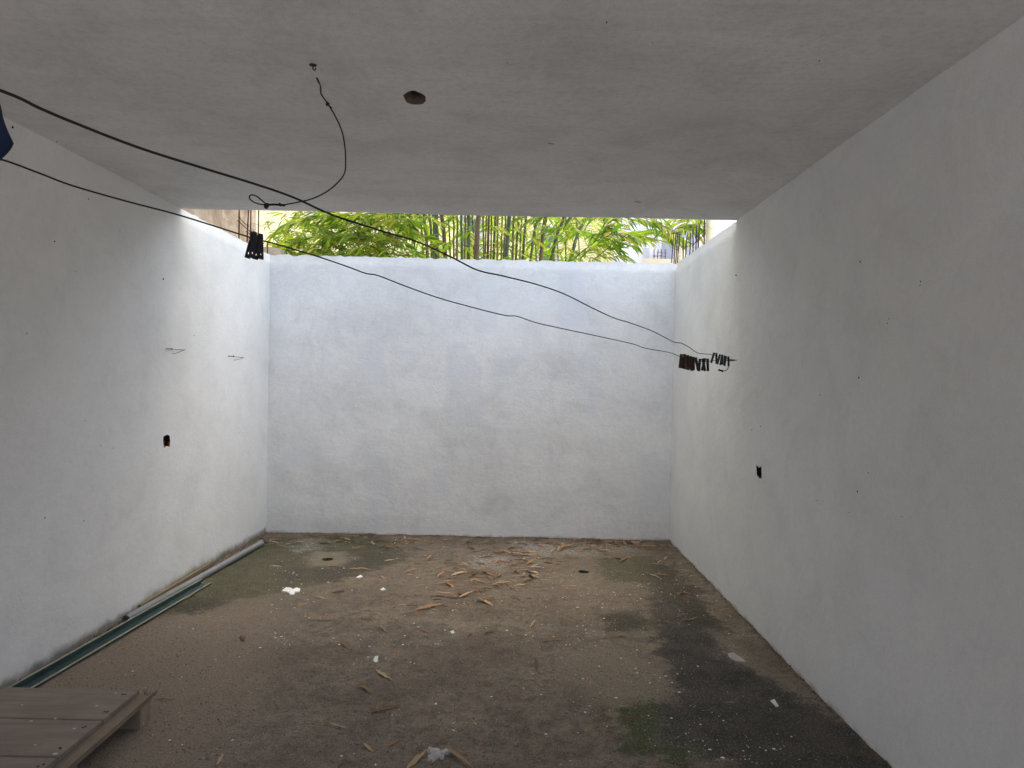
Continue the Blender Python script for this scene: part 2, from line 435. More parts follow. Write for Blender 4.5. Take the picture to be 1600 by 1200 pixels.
MAT['dry'] = leaf_mat('dry_bamboo_leaf', [(0.17, 0.082, 0.038), (0.28, 0.160, 0.082), (0.37, 0.245, 0.135), (0.44, 0.32, 0.195), (0.25, 0.125, 0.055), (0.10, 0.052, 0.028)], 0.0, 0.8)
def culm_mat(name, a, b):
    t = NT(name); v = t.mapping((30, 30, 1.6)); nz = t.noise(1.0, 4, 0.6, v)
    big = t.noise(3.0, 3)
    c = t.mix(t.ramp(nz, 0.3, 0.7), a, b); c = t.mix(t.ramp(big, 0.5, 0.75, 0, 0.5), c, (0.16, 0.125, 0.07))
    return t.finish(c, 0.55, None, 0, 0.35)
MAT['culm_blue'] = culm_mat('culm_blue_green', (0.050, 0.075, 0.050), (0.095, 0.125, 0.085))
MAT['culm_olive'] = culm_mat('culm_olive', (0.085, 0.085, 0.030), (0.145, 0.15, 0.055))
MAT['culm_brown'] = culm_mat('culm_brown', (0.095, 0.058, 0.034), (0.185, 0.125, 0.075))
MAT['culm_dark'] = culm_mat('culm_dark', (0.040, 0.042, 0.026), (0.075, 0.078, 0.045))
MAT['yellow'] = simple('yellow_render', (0.86, 0.76, 0.44), 0.9, 0.05, 3)
MAT['white_ext'] = simple('white_render', (0.80, 0.80, 0.80), 0.9, 0.05, 3)
MAT['cream'] = simple('cream_render', (0.72, 0.64, 0.50), 0.9, 0.08, 5)
MAT['lilac'] = simple('shadowed_violet_wall', (0.34, 0.36, 0.48), 0.9, 0.08, 4)  # violet wall in shadow, the shade mixed into its colour
MAT['glass'] = simple('blue_grey_pane', (0.10, 0.15, 0.21), 0.15, 0.2, 2, spec=0.6, bump=0.0)
MAT['frame'] = simple('window_frame', (0.55, 0.56, 0.58), 0.6, 0.1, 5)
def tan_mat():
    t = NT('rough_tan_render')
    a = t.noise(2.6, 7, 0.65, None, 1.2); b = t.noise(18, 6, 0.7); f = t.noise(110, 3, 0.7)
    c = t.mix(t.ramp(a, 0.32, 0.68), (0.30, 0.235, 0.185), (0.46, 0.385, 0.315))
    c = t.mix(t.ramp(b, 0.5, 0.78, 0, 0.6), c, (0.22, 0.165, 0.13))
    h = t.math('ADD', a, t.math('ADD', t.math('MULTIPLY', b, 0.5), t.math('MULTIPLY', f, 0.2)))
    return t.finish(c, 0.95, t.bump(h, 0.8, 0.03), 0, 0.1)
MAT['tan'] = tan_mat()

# ------------------------------------------------------------------ ground and floor
gm = MB(); gm.add([(-120, -120, -0.16), (120, -120, -0.16), (120, 160, -0.16), (-120, 160, -0.16)], [(0, 1, 2, 3)])
tag(gm.build('ground', MAT['ground']), kind='structure')

def ring_poly(c, r, n=18, jit=0.0, sx=1.0):
    return [(c[0] + r * sx * math.cos(2*math.pi*k/n) * (1 + rnd.uniform(-jit, jit)), c[1] + r * math.sin(2*math.pi*k/n) * (1 + rnd.uniform(-jit, jit))) for k in range(n)]
def FP(pts): return [tuple(on_floor(*p)[:2]) for p in pts]
dr1 = on_floor(512, 874); dr2 = on_floor(912, 893)
hole1 = ring_poly(dr1, 0.048, 20); hole2 = ring_poly(dr2, 0.046, 18, 0.06)
def floor_z(x, y):
    z = 0.010 * noise.noise(Vector((x*1.1, y*1.1, 3))) + 0.005 * noise.noise(Vector((x*4, y*4, 9)))
    z += 0.0025 * noise.noise(Vector((x*16, y*16, 1)))
    d = min(x - XL, XR - x, YB - y)
    return z - 0.002 + (0.012 * max(0, 1 - d/0.10)**2 * (0.6 + noise.noise(Vector((x*6, y*6, 2)))) if d < 0.10 else 0)
us = lin(XL - 0.01, XR + 0.01, 0.022)
vs_ = lin(YCN, 2.3, 0.2)[:-1] + lin(2.3, YB + 0.01, 0.022)
V, Fc, uvs, loops = surface(us, vs_, [hole1, hole2], lambda u, v: (u, v, floor_z(u, v)))
fme = bpy.data.meshes.new('floor'); fme.from_pydata(V, [], Fc); fme.update()
def sdmax(polys): return np.max(np.array([poly_sd(uvs, FP(p)) for p in polys]), axis=0)
set_attr(fme, 'mould', sdmax([[(1045,940),(1093,985),(1131,1023),(1175,1048),(1229,1083),(1277,1105),(1340,1149),(1394,1197),(1420,1230),(1160,1230),(1140,1185),(1080,1168),(1039,1152),(1023,1105),(1061,1102),(1074,1083),(1055,1042),(1033,1016),(1025,978),(1028,943)]]))
set_attr(fme, 'olive', sdmax([[(1150,1105),(1215,1095),(1245,1150),(1262,1215),(1150,1215),(1130,1150)]]))
set_attr(fme, 'green', sdmax([[(968,1108),(1005,1098),(1024,1120),(1030,1165),(1000,1190),(975,1165)], [(1045,1165),(1075,1168),(1082,1195),(1050,1192)]]))
set_attr(fme, 'moss', sdmax([[(412,842),(500,838),(591,838),(628,862),(600,880),(557,889),(546,903),(490,912),(445,921),(400,931),(357,936),(289,958),(262,958),(338,900)],
                             [(938,872),(1015,870),(1045,890),(1075,920),(1110,965),(1095,975),(1060,940),(1033,932),(1003,908),(958,908),(943,887)],
                             [(947,964),(992,955),(1015,978),(970,984)]]))
set_attr(fme, 'dark', sdmax([[(562,866),(600,862),(632,868),(598,884),(555,893),(540,905),(455,908),(445,895),(470,889),(530,889)],
                             [(1025,880),(1045,885),(1090,930),(1130,985),(1110,1000),(1060,950),(1030,935)], [(283,949),(330,936),(345,940),(300,958)],
                             [(950,968),(985,962),(1000,975),(965,980)]]))
set_attr(fme, 'tan', sdmax([[(478,872),(500,864),(535,864),(548,872),(530,884),(490,884)], [(1110,985),(1140,1010),(1200,1050),(1290,1120),(1330,1150),(1250,1085),(1160,1035)],
                            [(880,1020),(940,1010),(1030,1040),(1060,1075),(1010,1095),(930,1085),(880,1060)]]))
set_attr(fme, 'pale', sdmax([[(800,846),(960,850),(1000,858),(940,866),(860,868),(810,860)], [(468,840),(500,842),(495,860),(460,862)], [(740,868),(800,872),(780,890),(740,885)],
                             [(1128,1018),(1150,1020),(1165,1034),(1140,1034)]]))
set_attr(fme, 'court_dim_stain', sdmax([[(380,830),(1070,845),(1120,920),(980,985),(700,960),(420,960),(300,950)], [(780,1140),(810,1128),(850,1150),(860,1195),(800,1180)]]))  # first outline: court floor dimmed in colour to offset skylight; second: a real stain
set_attr(fme, 'dirt', sdmax([[(-300,1140),(60,1050),(290,950),(350,945),(450,930),(430,1010),(395,1080),(350,1150),(330,1240),(-300,1240)]]))
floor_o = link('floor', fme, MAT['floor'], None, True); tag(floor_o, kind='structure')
for c, rr, dz in ((dr1, 0.048, 0.0), (dr2, 0.046, 0.0)):
    d = MB(); n = 20
    for k in range(n):
        a = 2*math.pi*k/n; a2 = 2*math.pi*(k+1)/n
        z = floor_z(c.x, c.y)
        for (r0, z0, r1, z1) in ((rr*1.06, z-0.002, rr*0.93, z-0.001), (rr*0.93, z-0.001, rr*0.90, z-0.13)):
            d.add([(r0*math.cos(a), r0*math.sin(a), z0), (r0*math.cos(a2), r0*math.sin(a2), z0), (r1*math.cos(a2), r1*math.sin(a2), z1), (r1*math.cos(a), r1*math.sin(a), z1)], [(0,1,2,3)])
    d.add([(rr*0.9*math.cos(2*math.pi*k/n), rr*0.9*math.sin(2*math.pi*k/n), floor_z(c.x, c.y)-0.13) for k in range(n)], [list(range(n))], 1)
    o = d.build('floor_drain', [MAT['drain'], MAT['darkhole']]); o.location = (c.x, c.y, 0)
    tag(o, 'round open drain hole in the mossy corner by the left wall' if c is dr1 else 'round open drain hole among dry leaves near the right back corner', 'drain', 'open drain holes in the floor')

# ------------------------------------------------------------------ walls and ceiling
def cavity(hole, pos, inward, depth, mats, parent, rough=0.008, seed=0, name='cavity'):
    """rough-sided recess behind a hole; ring by ring, closed at the back"""
    r = random.Random(seed); c = Vector((sum(p[0] for p in hole)/len(hole), sum(p[1] for p in hole)/len(hole)))
    mb = MB(); rows = []
    for lv, (dd, sc) in enumerate(((0.0, 1.0), (depth*0.3, 0.97), (depth*0.65, 0.88), (depth, 0.74))):
        row = []
        for p in hole:
            q = c + (Vector(p) - c) * sc
            w = Vector(pos(q.x, q.y)) + inward * dd
            if lv: w += Vector((r.uniform(-rough, rough), r.uniform(-rough, rough), r.uniform(-rough, rough)))
            row.append(w)
        rows.append(row)
    n = len(hole); vs = [v for row in rows for v in row]
    fs = [(i*n+k, i*n+(k+1) % n, (i+1)*n+(k+1) % n, (i+1)*n+k) for i in range(3) for k in range(n)]
    mb.add(vs, fs, 0)
    for i, f in enumerate(fs):
        if len(mats) > 2 and r.random() < 0.35: mb.mi[i] = 1
    mb.add([Vector(pos(c.x, c.y)) + inward * (depth * 1.06)] + rows[-1], [(0, k+1, (k+1) % n + 1) for k in range(n)], len(mats)-1)
    return mb.build(name, mats, parent)

def wall(name, mat, us, vs, pos, holes, nback, thick, attrs, label, cat='wall'):
    """front sheet (grid, holes) plus top, ends and back of real thickness"""
    V, Fc, uv, loops = surface(us, vs, holes, pos)
    nu, nv = len(us), len(vs)
    nb = Vector(nback)
    ring = [i for i in range(nu)] + [j*nu + nu-1 for j in range(1, nv)] + [(nv-1)*nu + i for i in range(nu-2, -1, -1)] + [j*nu for j in range(nv-2, 0, -1)]
    V = [tuple(v) for v in V]; b = len(V); nf = len(Fc)
    V += [V[k] for k in ring]; V += [tuple(Vector(V[k]) + nb * thick) for k in ring]
    n = len(ring)
    Fc += [[b+k, b+n+k, b+n+(k+1) % n, b+(k+1) % n] for k in range(n)]
    Fc.append([b+n+k for k in range(n)])
    me = bpy.data.meshes.new(name); me.from_pydata(V, [], Fc)
    uvf = np.vstack([uv, uv[ring], uv[ring]])
    for nm, fn in attrs.items(): set_attr(me, nm, fn(uvf))
    for i, p in enumerate(me.polygons): p.use_smooth = i < nf
    me.update()
    o = link(name, me, mat); tag(o, label, cat)
    return o
def jag(u, s, a): return a * (noise.noise(Vector((u*9, s, 0))) + 0.7*noise.noise(Vector((u*31, s, 4))) + 0.4*noise.noise(Vector((u*80, s, 8))))
def und(u, v, s, a): return a * (noise.noise(Vector((u*0.9, v*0.9, s))) + 0.45*noise.noise(Vector((u*3.2, v*3.2, s+5))) + 0.18*noise.noise(Vector((u*9, v*9, s+9))))

# back wall: u = x, v = z
def BP(pts):
    out = []
    for p in pts:
        q = at(p[0], p[1], YB); out.append((q.x, q.z))
    return out
def pos_back(u, v):
    top = v > ZC - 0.03
    z = v + (jag(u, 1, 0.022) if top else 0) - (0.0)
    y = YB + und(u, v, 11, 0.010)
    if top: y += 0.012 + 0.006*noise.noise(Vector((u*40, 2, 2)))
    return (u, y, z)
zsb = [-0.05] + lin(0.0, ZC - 0.02, 0.04) + [ZC]
xs = lin(XL - 0.16, XR + 0.16, 0.04)
patch_a = [[(698,535),(728,533),(742,560),(757,575),(752,600),(757,640),(752,660),(718,664),(700,657),(700,634),(690,630),(702,615),(697,590)], [(657,640),(690,642),(680,672),(660,668)],
           [(492,668),(500,668),(500,745),(492,735)]]
patch_b = [[(574,700),(610,702),(606,830),(574,832)], [(672,728),(698,728),(700,782),(676,786)], [(772,556),(810,552),(806,588),(772,588)], [(740,440),(775,438),(778,520),(742,520)],
           [(872,412),(905,410),(920,515),(874,512)], [(440,700),(484,698),(482,730),(440,730)], [(900,560),(935,555),(935,640),(905,640)], [(560,540),(600,530),(605,600),(560,600)],
           [(1000,720),(1046,716),(1046,800),(1000,800)]]
patch_c = [[(510,668),(640,650),(690,680),(640,720),(520,720)], [(620,600),(680,590),(690,640),(640,645)], [(740,430),(870,430),(870,560),(760,540)]]
def mx(polys, conv): 
    P = [conv(p) for p in polys]
    return lambda uv: np.max(np.array([poly_sd(uv, p) for p in P]), axis=0)
back_wall = wall('back_wall', MAT['back'], xs, zsb, pos_back, [], (0, 1, 0), 0.16,
    {'patch_a': mx(patch_a, BP), 'patch_b': mx(patch_b, BP), 'patch_c': mx(patch_c, BP), 'mould': lambda uv: uv[:, 1]*0 - 1, 'base': lambda uv: uv[:, 1] + 0.02},
    'white plastered back wall with grey repaint patches, open to daylight above')

# left wall: u = y, v = z
lh = [(255,682),(261,679),(265,681),(266,690),(265.5,698),(261,697),(256,700),(255,692)]
def LP(pts): return [(on_left(*p).y, on_left(*p).z) for p in pts]
def pos_left(u, v):
    top = v > ZC - 0.03
    z = v + (jag(u, 21, 0.010) if top and u > YE + 0.02 else 0)
    x = XL + und(u, v, 31, 0.007)
    if top and u > YE: x -= 0.010
    return (x, u, z)
ys = lin(YN, 2.4, 0.15)[:-1] + lin(2.4, YB + 0.0, 0.04)
zs = [-0.05] + lin(0.0, ZC - 0.02, 0.04) + [ZC]
mouldL = [[(225,950),(300,907),(368,866),(362,858),(300,892),(225,938)]]
left_wall = wall('left_wall', MAT['side'], ys, zs, pos_left, [LP(lh)], (-1, 0, 0), 0.15,
    {'mould': mx(mouldL, LP), 'base': lambda uv: uv[:, 1] - 0.022},
    'white plastered left wall with a small brick-red hole and wire hooks')
cavity(LP(lh), pos_left, Vector((-1, 0, 0)), 0.055, [MAT['darkhole'], MAT['brick_red'], MAT['brick_red']], left_wall, 0.006, 3)
chunk = MB(); q = on_left(261, 692, XL - 0.03)
for k in range(4): chunk.blob(q + Vector((rnd.uniform(-.006,.006), rnd.uniform(-.02,.02), rnd.uniform(-.022,.02))), rnd.uniform(.007, .013), jit=0.35)
chunk.build('mortar_lump', MAT['mortar'], left_wall)

# right wall
rh = [(1181.5,726),(1186,731),(1189.5,728),(1190,747),(1187,748),(1182.5,742)]
def RP(pts): return [(on_right(*p).y, on_right(*p).z) for p in pts]
def pos_right(u, v):
    top = v > ZC - 0.03
    z = v + (jag(u, 41, 0.010) if top and u > YE + 0.02 else 0)
    x = XR + und(u, v, 51, 0.007)
    if top and u > YE: x += 0.010
    return (x, u, z)
right_wall = wall('right_wall', MAT['side'], lin(YRN, 1.6, 0.15)[:-1] + lin(1.6, YB, 0.04), zs, pos_right, [RP(rh)], (1, 0, 0), 0.15,
    {'mould': lambda uv: uv[:, 1]*0 - 1, 'base': lambda uv: uv[:, 1] + 0.015},
    'grey-white plastered right wall with a small black hole')
cavity(RP(rh), pos_right, Vector((1, 0, 0)), 0.06, [MAT['darkhole']], right_wall, 0.004, 5)

# ceiling slab: u = x, v = y, seen from below
ch = [(630.1,148.7),(635.7,144.2),(643.2,141.1),(648.5,141.2),(654.5,144.2),(661,147),(665,151),(665.2,157.7),(661,162.2),(654.5,163.4),(645.5,163.4),(640,161.9),(635,159.6),(632,154)]
def CP(pts): return [tuple(on_floor(p[0], p[1], ZC)[:2]) for p in pts]
def pos_ceil(u, v):
    e = v > YE - 0.01
    y = v + (0.007*noise.noise(Vector((u*5, 1, 1))) + .003*noise.noise(Vector((u*24, 1, 1))) if e else 0)
    d = min(u - XL, XR - u)
    z = ZC + und(u, v, 61, 0.007)
    return (u, y, z)
ceil_o = wall('ceiling_slab', MAT['ceil'], [XL - 0.12] + lin(XL - 0.001, XR + 0.001, 0.05) + [XR + 0.12], lin(YCN, 1.8, 0.2)[:-1] + lin(1.8, YE, 0.05), pos_ceil, [CP(ch)], (0, 0, 1), 0.16, {},
    'grey plastered concrete ceiling slab with a broken round hole', 'ceiling')
cavity(CP(ch), pos_ceil, Vector((0, 0, 1)), 0.125, [MAT['raw'], MAT['darkhole']], ceil_o, 0.014, 8)

# dots, nail holes and pock marks on the side walls
def specks(name, pts, conv, nrm, parent):
    mb = MB()
    for px, py, r in pts:
        mb.blob(conv(px, py) + Vector(nrm)*0.001, r, 6, 4, (1, 1, 1), 0.25)
    o = mb.build(name, MAT['darkhole'], parent); o['kind'] = 'stuff'; return o
specks('pock_marks', [(1342,590,.004),(1344.5,409,.004),(1340,768,.004),(1277,782,.0025),(1327,801,.002),(1409,807,.002),(1282,617,.003),(1357,739,.003),(1175,672,.003),(1188,666,.003),(1439,440,.004),(1438,446,.004),(1389,498,.003),(1387,505,.003),(1150,430,.005),(1556,418,.002)], on_right, (0.0015, 0, 0), right_wall)
specks('pock_marks', [(117,424,.004),(116,428,.003),(255,436,.005),(100,503,.004),(42,521,.003),(131,534,.003),(132,657,.003),(157,696,.003),(177,700,.003),(214,463,.003),(303,524,.003),(85,377,.005),(138,311,.004),(20,199,.005),(410,717,.004),(187,361,.003),(70,809,.003),(131,814,.003)], on_left, (-0.0015, 0, 0), left_wall)
specks('pock_marks', [(89,221,0.0033),(103,227,0.0022),(217,292,0.0028),(236,303,0.0022),(258,315,0.0033),(950,283,0.0017),(868,180,0.0017),(731,179,0.0017),(700,264,0.0017),(606,282,0.0017),(560,243,0.0011),(1280,95,0.0022),(1416,96,0.0017),(793,98,0.0022),(948,35,0.0022)], lambda a, b: on_floor(a, b, ZC), (0, 0, -0.0005), ceil_o)
# streak cracks in the ceiling edge
ck = MB()
for (a, b, w) in (((992,315),(1001,316),.002), ((857,224),(866,225),.0012)):
    p = on_floor(*a, ZC - 0.001); q = on_floor(*b, ZC - 0.001)
    ck.tube([p, (p+q)/2 + Vector((0, .004, 0)), q], w, 5)
o = ck.build('crack', MAT['darkhole'], ceil_o); o['kind'] = 'stuff'

# ------------------------------------------------------------------ beyond the walls
# rough tan house wall over the left wall
def house_box(mb, x0, x1, y0, y1, z0, z1): mb.box((x0, y0, z0), (x1, y1, z1))
t = MB()
xw = at(399.5, 360, 8.7).x
t_us = lin(3.0, 8.7, 0.12); t_vs = lin(-0.15, 6.0, 0.12)
TV, TF, _, _ = surface(t_us, t_vs, [], lambda u, v: (xw + 0.03*noise.noise(Vector((u*1.5, v*1.5, 70))) + 0.012*noise.noise(Vector((u*7, v*7, 71))), u, v))
t.add(TV, TF); t.box((xw - 2.5, 3.0, -0.15), (xw - 0.035, 8.7, 6.0))
o = t.build('neighbour_house', MAT['tan'], None, False)
tag(o, 'rough tan rendered house wall beyond the left wall', 'house')
st = MB(); p = at(428, 392, 6.95); 
st.box((p.x - 0.10, 6.80, -0.1), (p.x + 0.085, 7.05, p.z + 0.01), jit=0.012)
tag(st.build('concrete_stub', MAT['tan']), 'low broken concrete stub just behind the left back corner', 'stub')

def rebar(mb, a, b, r=0.006):
    a = Vector(a); b = Vector(b); n = 10
    mb.tube([a.lerp(b, k/n) + Vector((rnd.uniform(-.002,.002), rnd.uniform(-.002,.002), 0)) for k in range(n+1)], [r*(1.1 if k % 2 else 0.95) for k in range(n+1)], 6)
def cage(name, label, bars, ties, mat, r=0.006, h=1.0, zb=None):
    """bars: ((px,py bottom),(px,py upper),depth); ties: list of (i,j,frac height)"""
    root = empty(name, at(bars[0][0][0], bars[0][0][1], bars[0][2])); tag(root, label, 'rebar', 'steel bars standing up from unfinished walls')
    ends = []
    inv = -root.location
    for (b, u_, d) in bars:
        lo = at(*b, d); hi = at(*u_, d); dv = (hi - lo).normalized()
        lo2 = lo - dv * 0.25 if zb is None else lo + dv * ((zb - lo.z)/dv.z); hi2 = lo + dv * h if h else hi
        mb = MB(); rebar(mb, lo2 + inv, hi2 + inv, r); mb.build('bar', mat, root, True)
        ends.append((lo, dv))
    for (i, j, f) in ties:
        a = ends[i][0] + ends[i][1]*f; b = ends[j][0] + ends[j][1]*(f + rnd.uniform(-.02, .02))
        mb = MB(); e = (b - a).normalized()*0.02
        mb.tube([a - e + inv, (a+b)/2 + Vector((0, 0, -.004)) + inv, b + e + inv], r*0.55, 5)
        mb.blob(a + inv, r*1.6, jit=.3); mb.blob(b + inv, r*1.6, jit=.3)
        mb.build('tie', mat, root)
    return root
cage('rebar_column', 'four tall rusty bars with wire ties rising at the left back corner',
     [((373,374),(374,332),6.25), ((386,384),(388,332),6.42), ((391,386),(392,332),6.30), ((403,392),(404,332),6.50)],
     [(0,1,.19), (0,2,.155), (1,3,.12), (2,3,.115), (0,1,.52), (2,3,.55), (1,3,.50), (0,2,.53)], MAT['rust'], 0.0065, 1.1)
cage('rebar_stub', 'single short dark bar stub standing at the left back corner', [((418,398),(418,376),6.68)], [], MAT['rust_dark'], 0.006, 0.13)
cage('rebar_column', 'thin dark bar cage rising exactly at the right back corner',
     [((1049.5,410),(1052.5,366),6.68), ((1055.5,410),(1059.5,362),6.68), ((1053,408),(1056.5,362),6.85), ((1058.5,408),(1062.5,362),6.85)],
     [(0,1,.14), (0,2,.14), (0,1,.27), (1,3,.14), (1,3,.27), (2,3,.27)], MAT['rust_dark'], 0.0045, 0.29)
cage('rebar_column', 'dark bar cage on the right wall nearest the corner cage',
     [((1067.5,403),(1067.5,378),6.50), ((1071,400),(1073.5,372),6.42), ((1078,396),(1078.5,372),6.55)],
     [(0,1,.08), (0,1,.10), (1,2,.09), (1,2,.15)], MAT['rust_dark'], 0.0055, 0.19)
cage('rebar_column', 'dark bar cage on the right wall farthest from the corner',
     [((1083,391),(1083,377),6.15), ((1087.5,388),(1088,368),6.05), ((1091,386),(1092,366),6.0), ((1100.5,379),(1101,352),5.82)],
     [(0,1,.05), (1,2,.10), (2,3,.06), (1,3,.10)], MAT['rust_dark'], 0.0055, 0.2)

# far low cream wall with a small cage
fw = MB(); pl = at(1005, 405, 10.0); pr = at(1056, 406, 10.0)
fw.box((pl.x, 9.95, -0.15), (pr.x + 0.5, 10.12, pl.z), jit=0.004)
tag(fw.build('garden_wall', MAT['cream']), 'low cream wall in the far yard carrying a small bar cage', 'wall')
cage('rebar_column', 'small bar cage on the far low cream wall',
     [((1022,406),(1022,399),10.0), ((1027.5,406),(1028,396),10.0), ((1033,406),(1033,398),10.1), ((1039.5,406),(1039.5,393),10.0)],
     [(0,1,.06), (1,3,.11), (0,2,.05), (2,3,.06)], MAT['rust_dark'], 0.0055, 0.15)
# cream post with rounded cap in the far yard
cp = at(1064, 400, 8.6); ct = at(1064, 372, 8.6); pm = MB()
prof = [(0.10, -0.15), (0.10, cp.z), (0.088, cp.z + .01), (0.088, ct.z - .07), (0.105, ct.z - .055), (0.105, ct.z - .03), (0.08, ct.z - .015), (0.035, ct.z)]
pm.tube([(0, 0, z) for r_, z in prof], [r_*0.75 for r_, z in prof], 12)
o = pm.build('gate_post', MAT['cream'], None, False); o.location = (cp.x, cp.y, 0); tag(o, 'round-capped cream post behind the right corner bars', 'post')
# cream round column beyond the right wall
cc = at(1111.5, 360, 7.6); cm = MB()
rcol = 8.3/F_PX*7.6
prof = [(rcol*1.15, -0.15), (rcol*1.15, 0.1), (rcol, 0.12), (rcol, 3.9), (rcol*1.2, 3.95), (rcol*1.2, 4.1)]
cm.tube([(0, 0, z) for r_, z in prof], [r_ for r_, z in prof], 20)
o = cm.build('column', MAT['cream'], None, True); o.location = (cc.x, cc.y, 0); tag(o, 'plain round cream column beyond the right wall', 'column')

def building(name, label, x0, x1, y0, y1, z1, mat, wins, cat='house'):
    root = empty(name, ((x0+x1)/2, y0, -0.15)); tag(root, label, cat)
    off = -root.location
    def put(nm, mb, mt, par=root): return mb.build(nm, mt, par)
    mb = MB(); mb.box(Vector((x0, y0, -0.15)) + off, Vector((x1, y1, z1)) + off); put('wall', mb, mat)
    mb = MB(); mb.box(Vector((x0-.12, y0-.12, z1)) + off, Vector((x1+.12, y1+.12, z1+.14)) + off); put('roof', mb, mat)
    for (wx0, wx1, wz0, wz1) in wins:
        fr = MB(); a = 0.05
        for lo, hi in (((wx0, wz0), (wx1, wz0+a)), ((wx0, wz1-a), (wx1, wz1)), ((wx0, wz0+a), (wx0+a, wz1-a)), ((wx1-a, wz0+a), (wx1, wz1-a))):
            fr.box(Vector((lo[0], y0-.06, lo[1])) + off, Vector((hi[0], y0+.0-.002, hi[1])) + off)
        f = put('window', fr, MAT['frame'])
        pn = MB(); pn.box(Vector((wx0+a+.003, y0-.03, wz0+a+.003)) + off, Vector((wx1-a-.003, y0-.004, wz1-a-.003)) + off); put('pane', pn, MAT['glass'], f)
    return root
def wx(px, py, y): q = at(px, py, y); return q.x, q.z
Y1 = 13.0
a0 = wx(380, 360, Y1)[0]; a1 = wx(962, 360, Y1)[0]
w1 = (wx(728, 0, Y1)[0], wx(762, 0, Y1)[0], wx(0, 397, Y1)[1], wx(0, 320, Y1)[1])
w2 = (wx(848, 0, Y1)[0], wx(880, 0, Y1)[0], wx(0, 397, Y1)[1], wx(0, 335, Y1)[1])
building('yellow_house', 'pale yellow house with blue-grey windows behind the bamboo', a0, a1, Y1, Y1+5, 6.2, MAT['yellow'], [w1, w2])
Y2 = 12.0
b0 = wx(968, 360, Y2)[0]; b1 = wx(1300, 360, Y2)[0]
w3 = (wx(1014, 0, Y2)[0], wx(1023, 0, Y2)[0], wx(0, 403, Y2)[1], wx(0, 366, Y2)[1])
building('white_house', 'bright white house behind the right back corner with a narrow blue-grey window', b0, b1, Y2, Y2+6, 5.5, MAT['white_ext'], [w3])
lb = MB(); l0 = wx(1062, 360, 10.6)[0]; l1 = wx(1104, 360, 10.6)[0]
lb.box((l0, 10.6, -0.15), (l1 + 0.6, 11.9, wx(1080, 352, 10.6)[1]))
tag(lb.build('outbuilding', MAT['lilac']), 'shadowed violet-grey outbuilding wall behind the bars on the right wall', 'shed')
sb = MB(); s0 = at(1119, 360, 8.6).x
sb.box((s0, 8.6, -0.15), (s0 + 4, 9.4, 5.2))
tag(sb.build('side_house', MAT['white_ext']), 'blank white house wall beyond the round cream column', 'house')

# ------------------------------------------------------------------ bamboo
def leaf_geom(L, wd, droop, fold=0.25, rows=4):
    """leaf along +X, fold along the midrib; returns verts, faces"""
    vs = [Vector((0, 0, 0))]; fs = []
    prof = [0.0, 0.72, 1.0, 0.78, 0.42, 0.0][:rows+2] if rows == 4 else [0, 1, .7, 0]
    for i in range(1, rows + 1):
        s = i / (rows + 1); w = wd * 0.5 * prof[i]; z = -droop * L * s * s
        x = L * s
        vs += [Vector((x, -w, z + w*fold)), Vector((x, 0, z)), Vector((x, w, z + w*fold))]
    vs.append(Vector((L * 0.985, 0, -droop * L)))
    fs += [(0, 1, 2), (0, 2, 3)]
    for i in range(rows - 1):
        b = 1 + 3*i
        fs += [(b, b+3, b+4, b+1), (b+1, b+4, b+5, b+2)]
    b = 1 + 3*(rows-1); e = len(vs) - 1
    fs += [(b, e, b+1), (b+1, e, b+2)]
    return vs, fs
clump_pos = Vector((-0.1, 8.6, -0.16))
clump = empty('bamboo_clump', clump_pos)
tag(clump, 'tall leafy green bamboo clump behind the back wall', 'bamboo')
def w2c(p): return Vector(p) - clump_pos
CU = [(663,668,5,'brown'),(671,675,4,'olive'),(681,683,7.5,'blue'),(690,696,6.5,'brown'),(700,704,2.5,'olive'),(714,714,3,'olive'),(721,722,4,'blue'),(732,732,5.5,'olive'),(738,741,2.5,'dark'),
      (748,744,8,'brown'),(755,756,3,'brown'),(764,762,4,'brown'),(774,771,4,'dark'),(785,783,2.5,'olive'),(796,791,6.5,'blue'),(803,801,3.5,'olive'),(810,806,4,'olive'),(822,817,4,'dark'),
      (841,829,4,'blue'),(853,845,6,'brown'),(868,872,2.2,'olive'),(882,861,5,'dark'),(884,884,2.2,'dark'),(916,891,5.5,'blue'),(655,662,3.5,'olive'),(640,650,2.2,'olive'),(708,709,2.5,'brown'),
      (768,767,2.5,'olive'),(816,812,2.5,'olive'),(834,838,2.2,'brown'),(900,906,1.8,'olive'),(727,726,2.5,'brown'),(760,758,2.2,'dark'),(778,777,3,'brown'),(676,678,2.5,'dark'),(790,787,3,'brown')]
culms = []
for i, (xt, xb, wpx, colr) in enumerate(CU):
    d = 7.7 + (i * 0.37 % 1.5)
    hi = at(xt, 335, d); lo = at(xb, 405, d); dv = (hi - lo) / (hi.z - lo.z)
    base = lo + dv * (-0.16 - lo.z) * 0.75; base.z = -0.16
    top = hi + dv * (6.3 + rnd.uniform(-.6, .8) - hi.z)
    bend = Vector((rnd.uniform(-.5, .5), rnd.uniform(-.4, .4), 0))
    r = 0.5 * wpx / F_PX * d
    knots = [base, lo, hi, hi.lerp(top, .5) + bend*.2, top + bend]
    path = catmull([w2c(k) for k in knots], 9)
    # joints: slight swelling every few steps
    pts = []; rs = []
    zlast = -9
    for k, p in enumerate(path):
        tpr = r * (1 - 0.35 * max(0, (p.z - 3.2)) / 4)
        if p.z - zlast > 0.30:
            pts += [p - Vector((0,0,.012)), p, p + Vector((0,0,.012))]; rs += [tpr, tpr*1.2, tpr*0.98]; zlast = p.z
        else: pts.append(p); rs.append(tpr)
    mb = MB(); mb.tube(pts, rs, 8)
    mb.build('culm', MAT['culm_' + colr], clump, True)
    culms.append((lo, hi, top + bend))
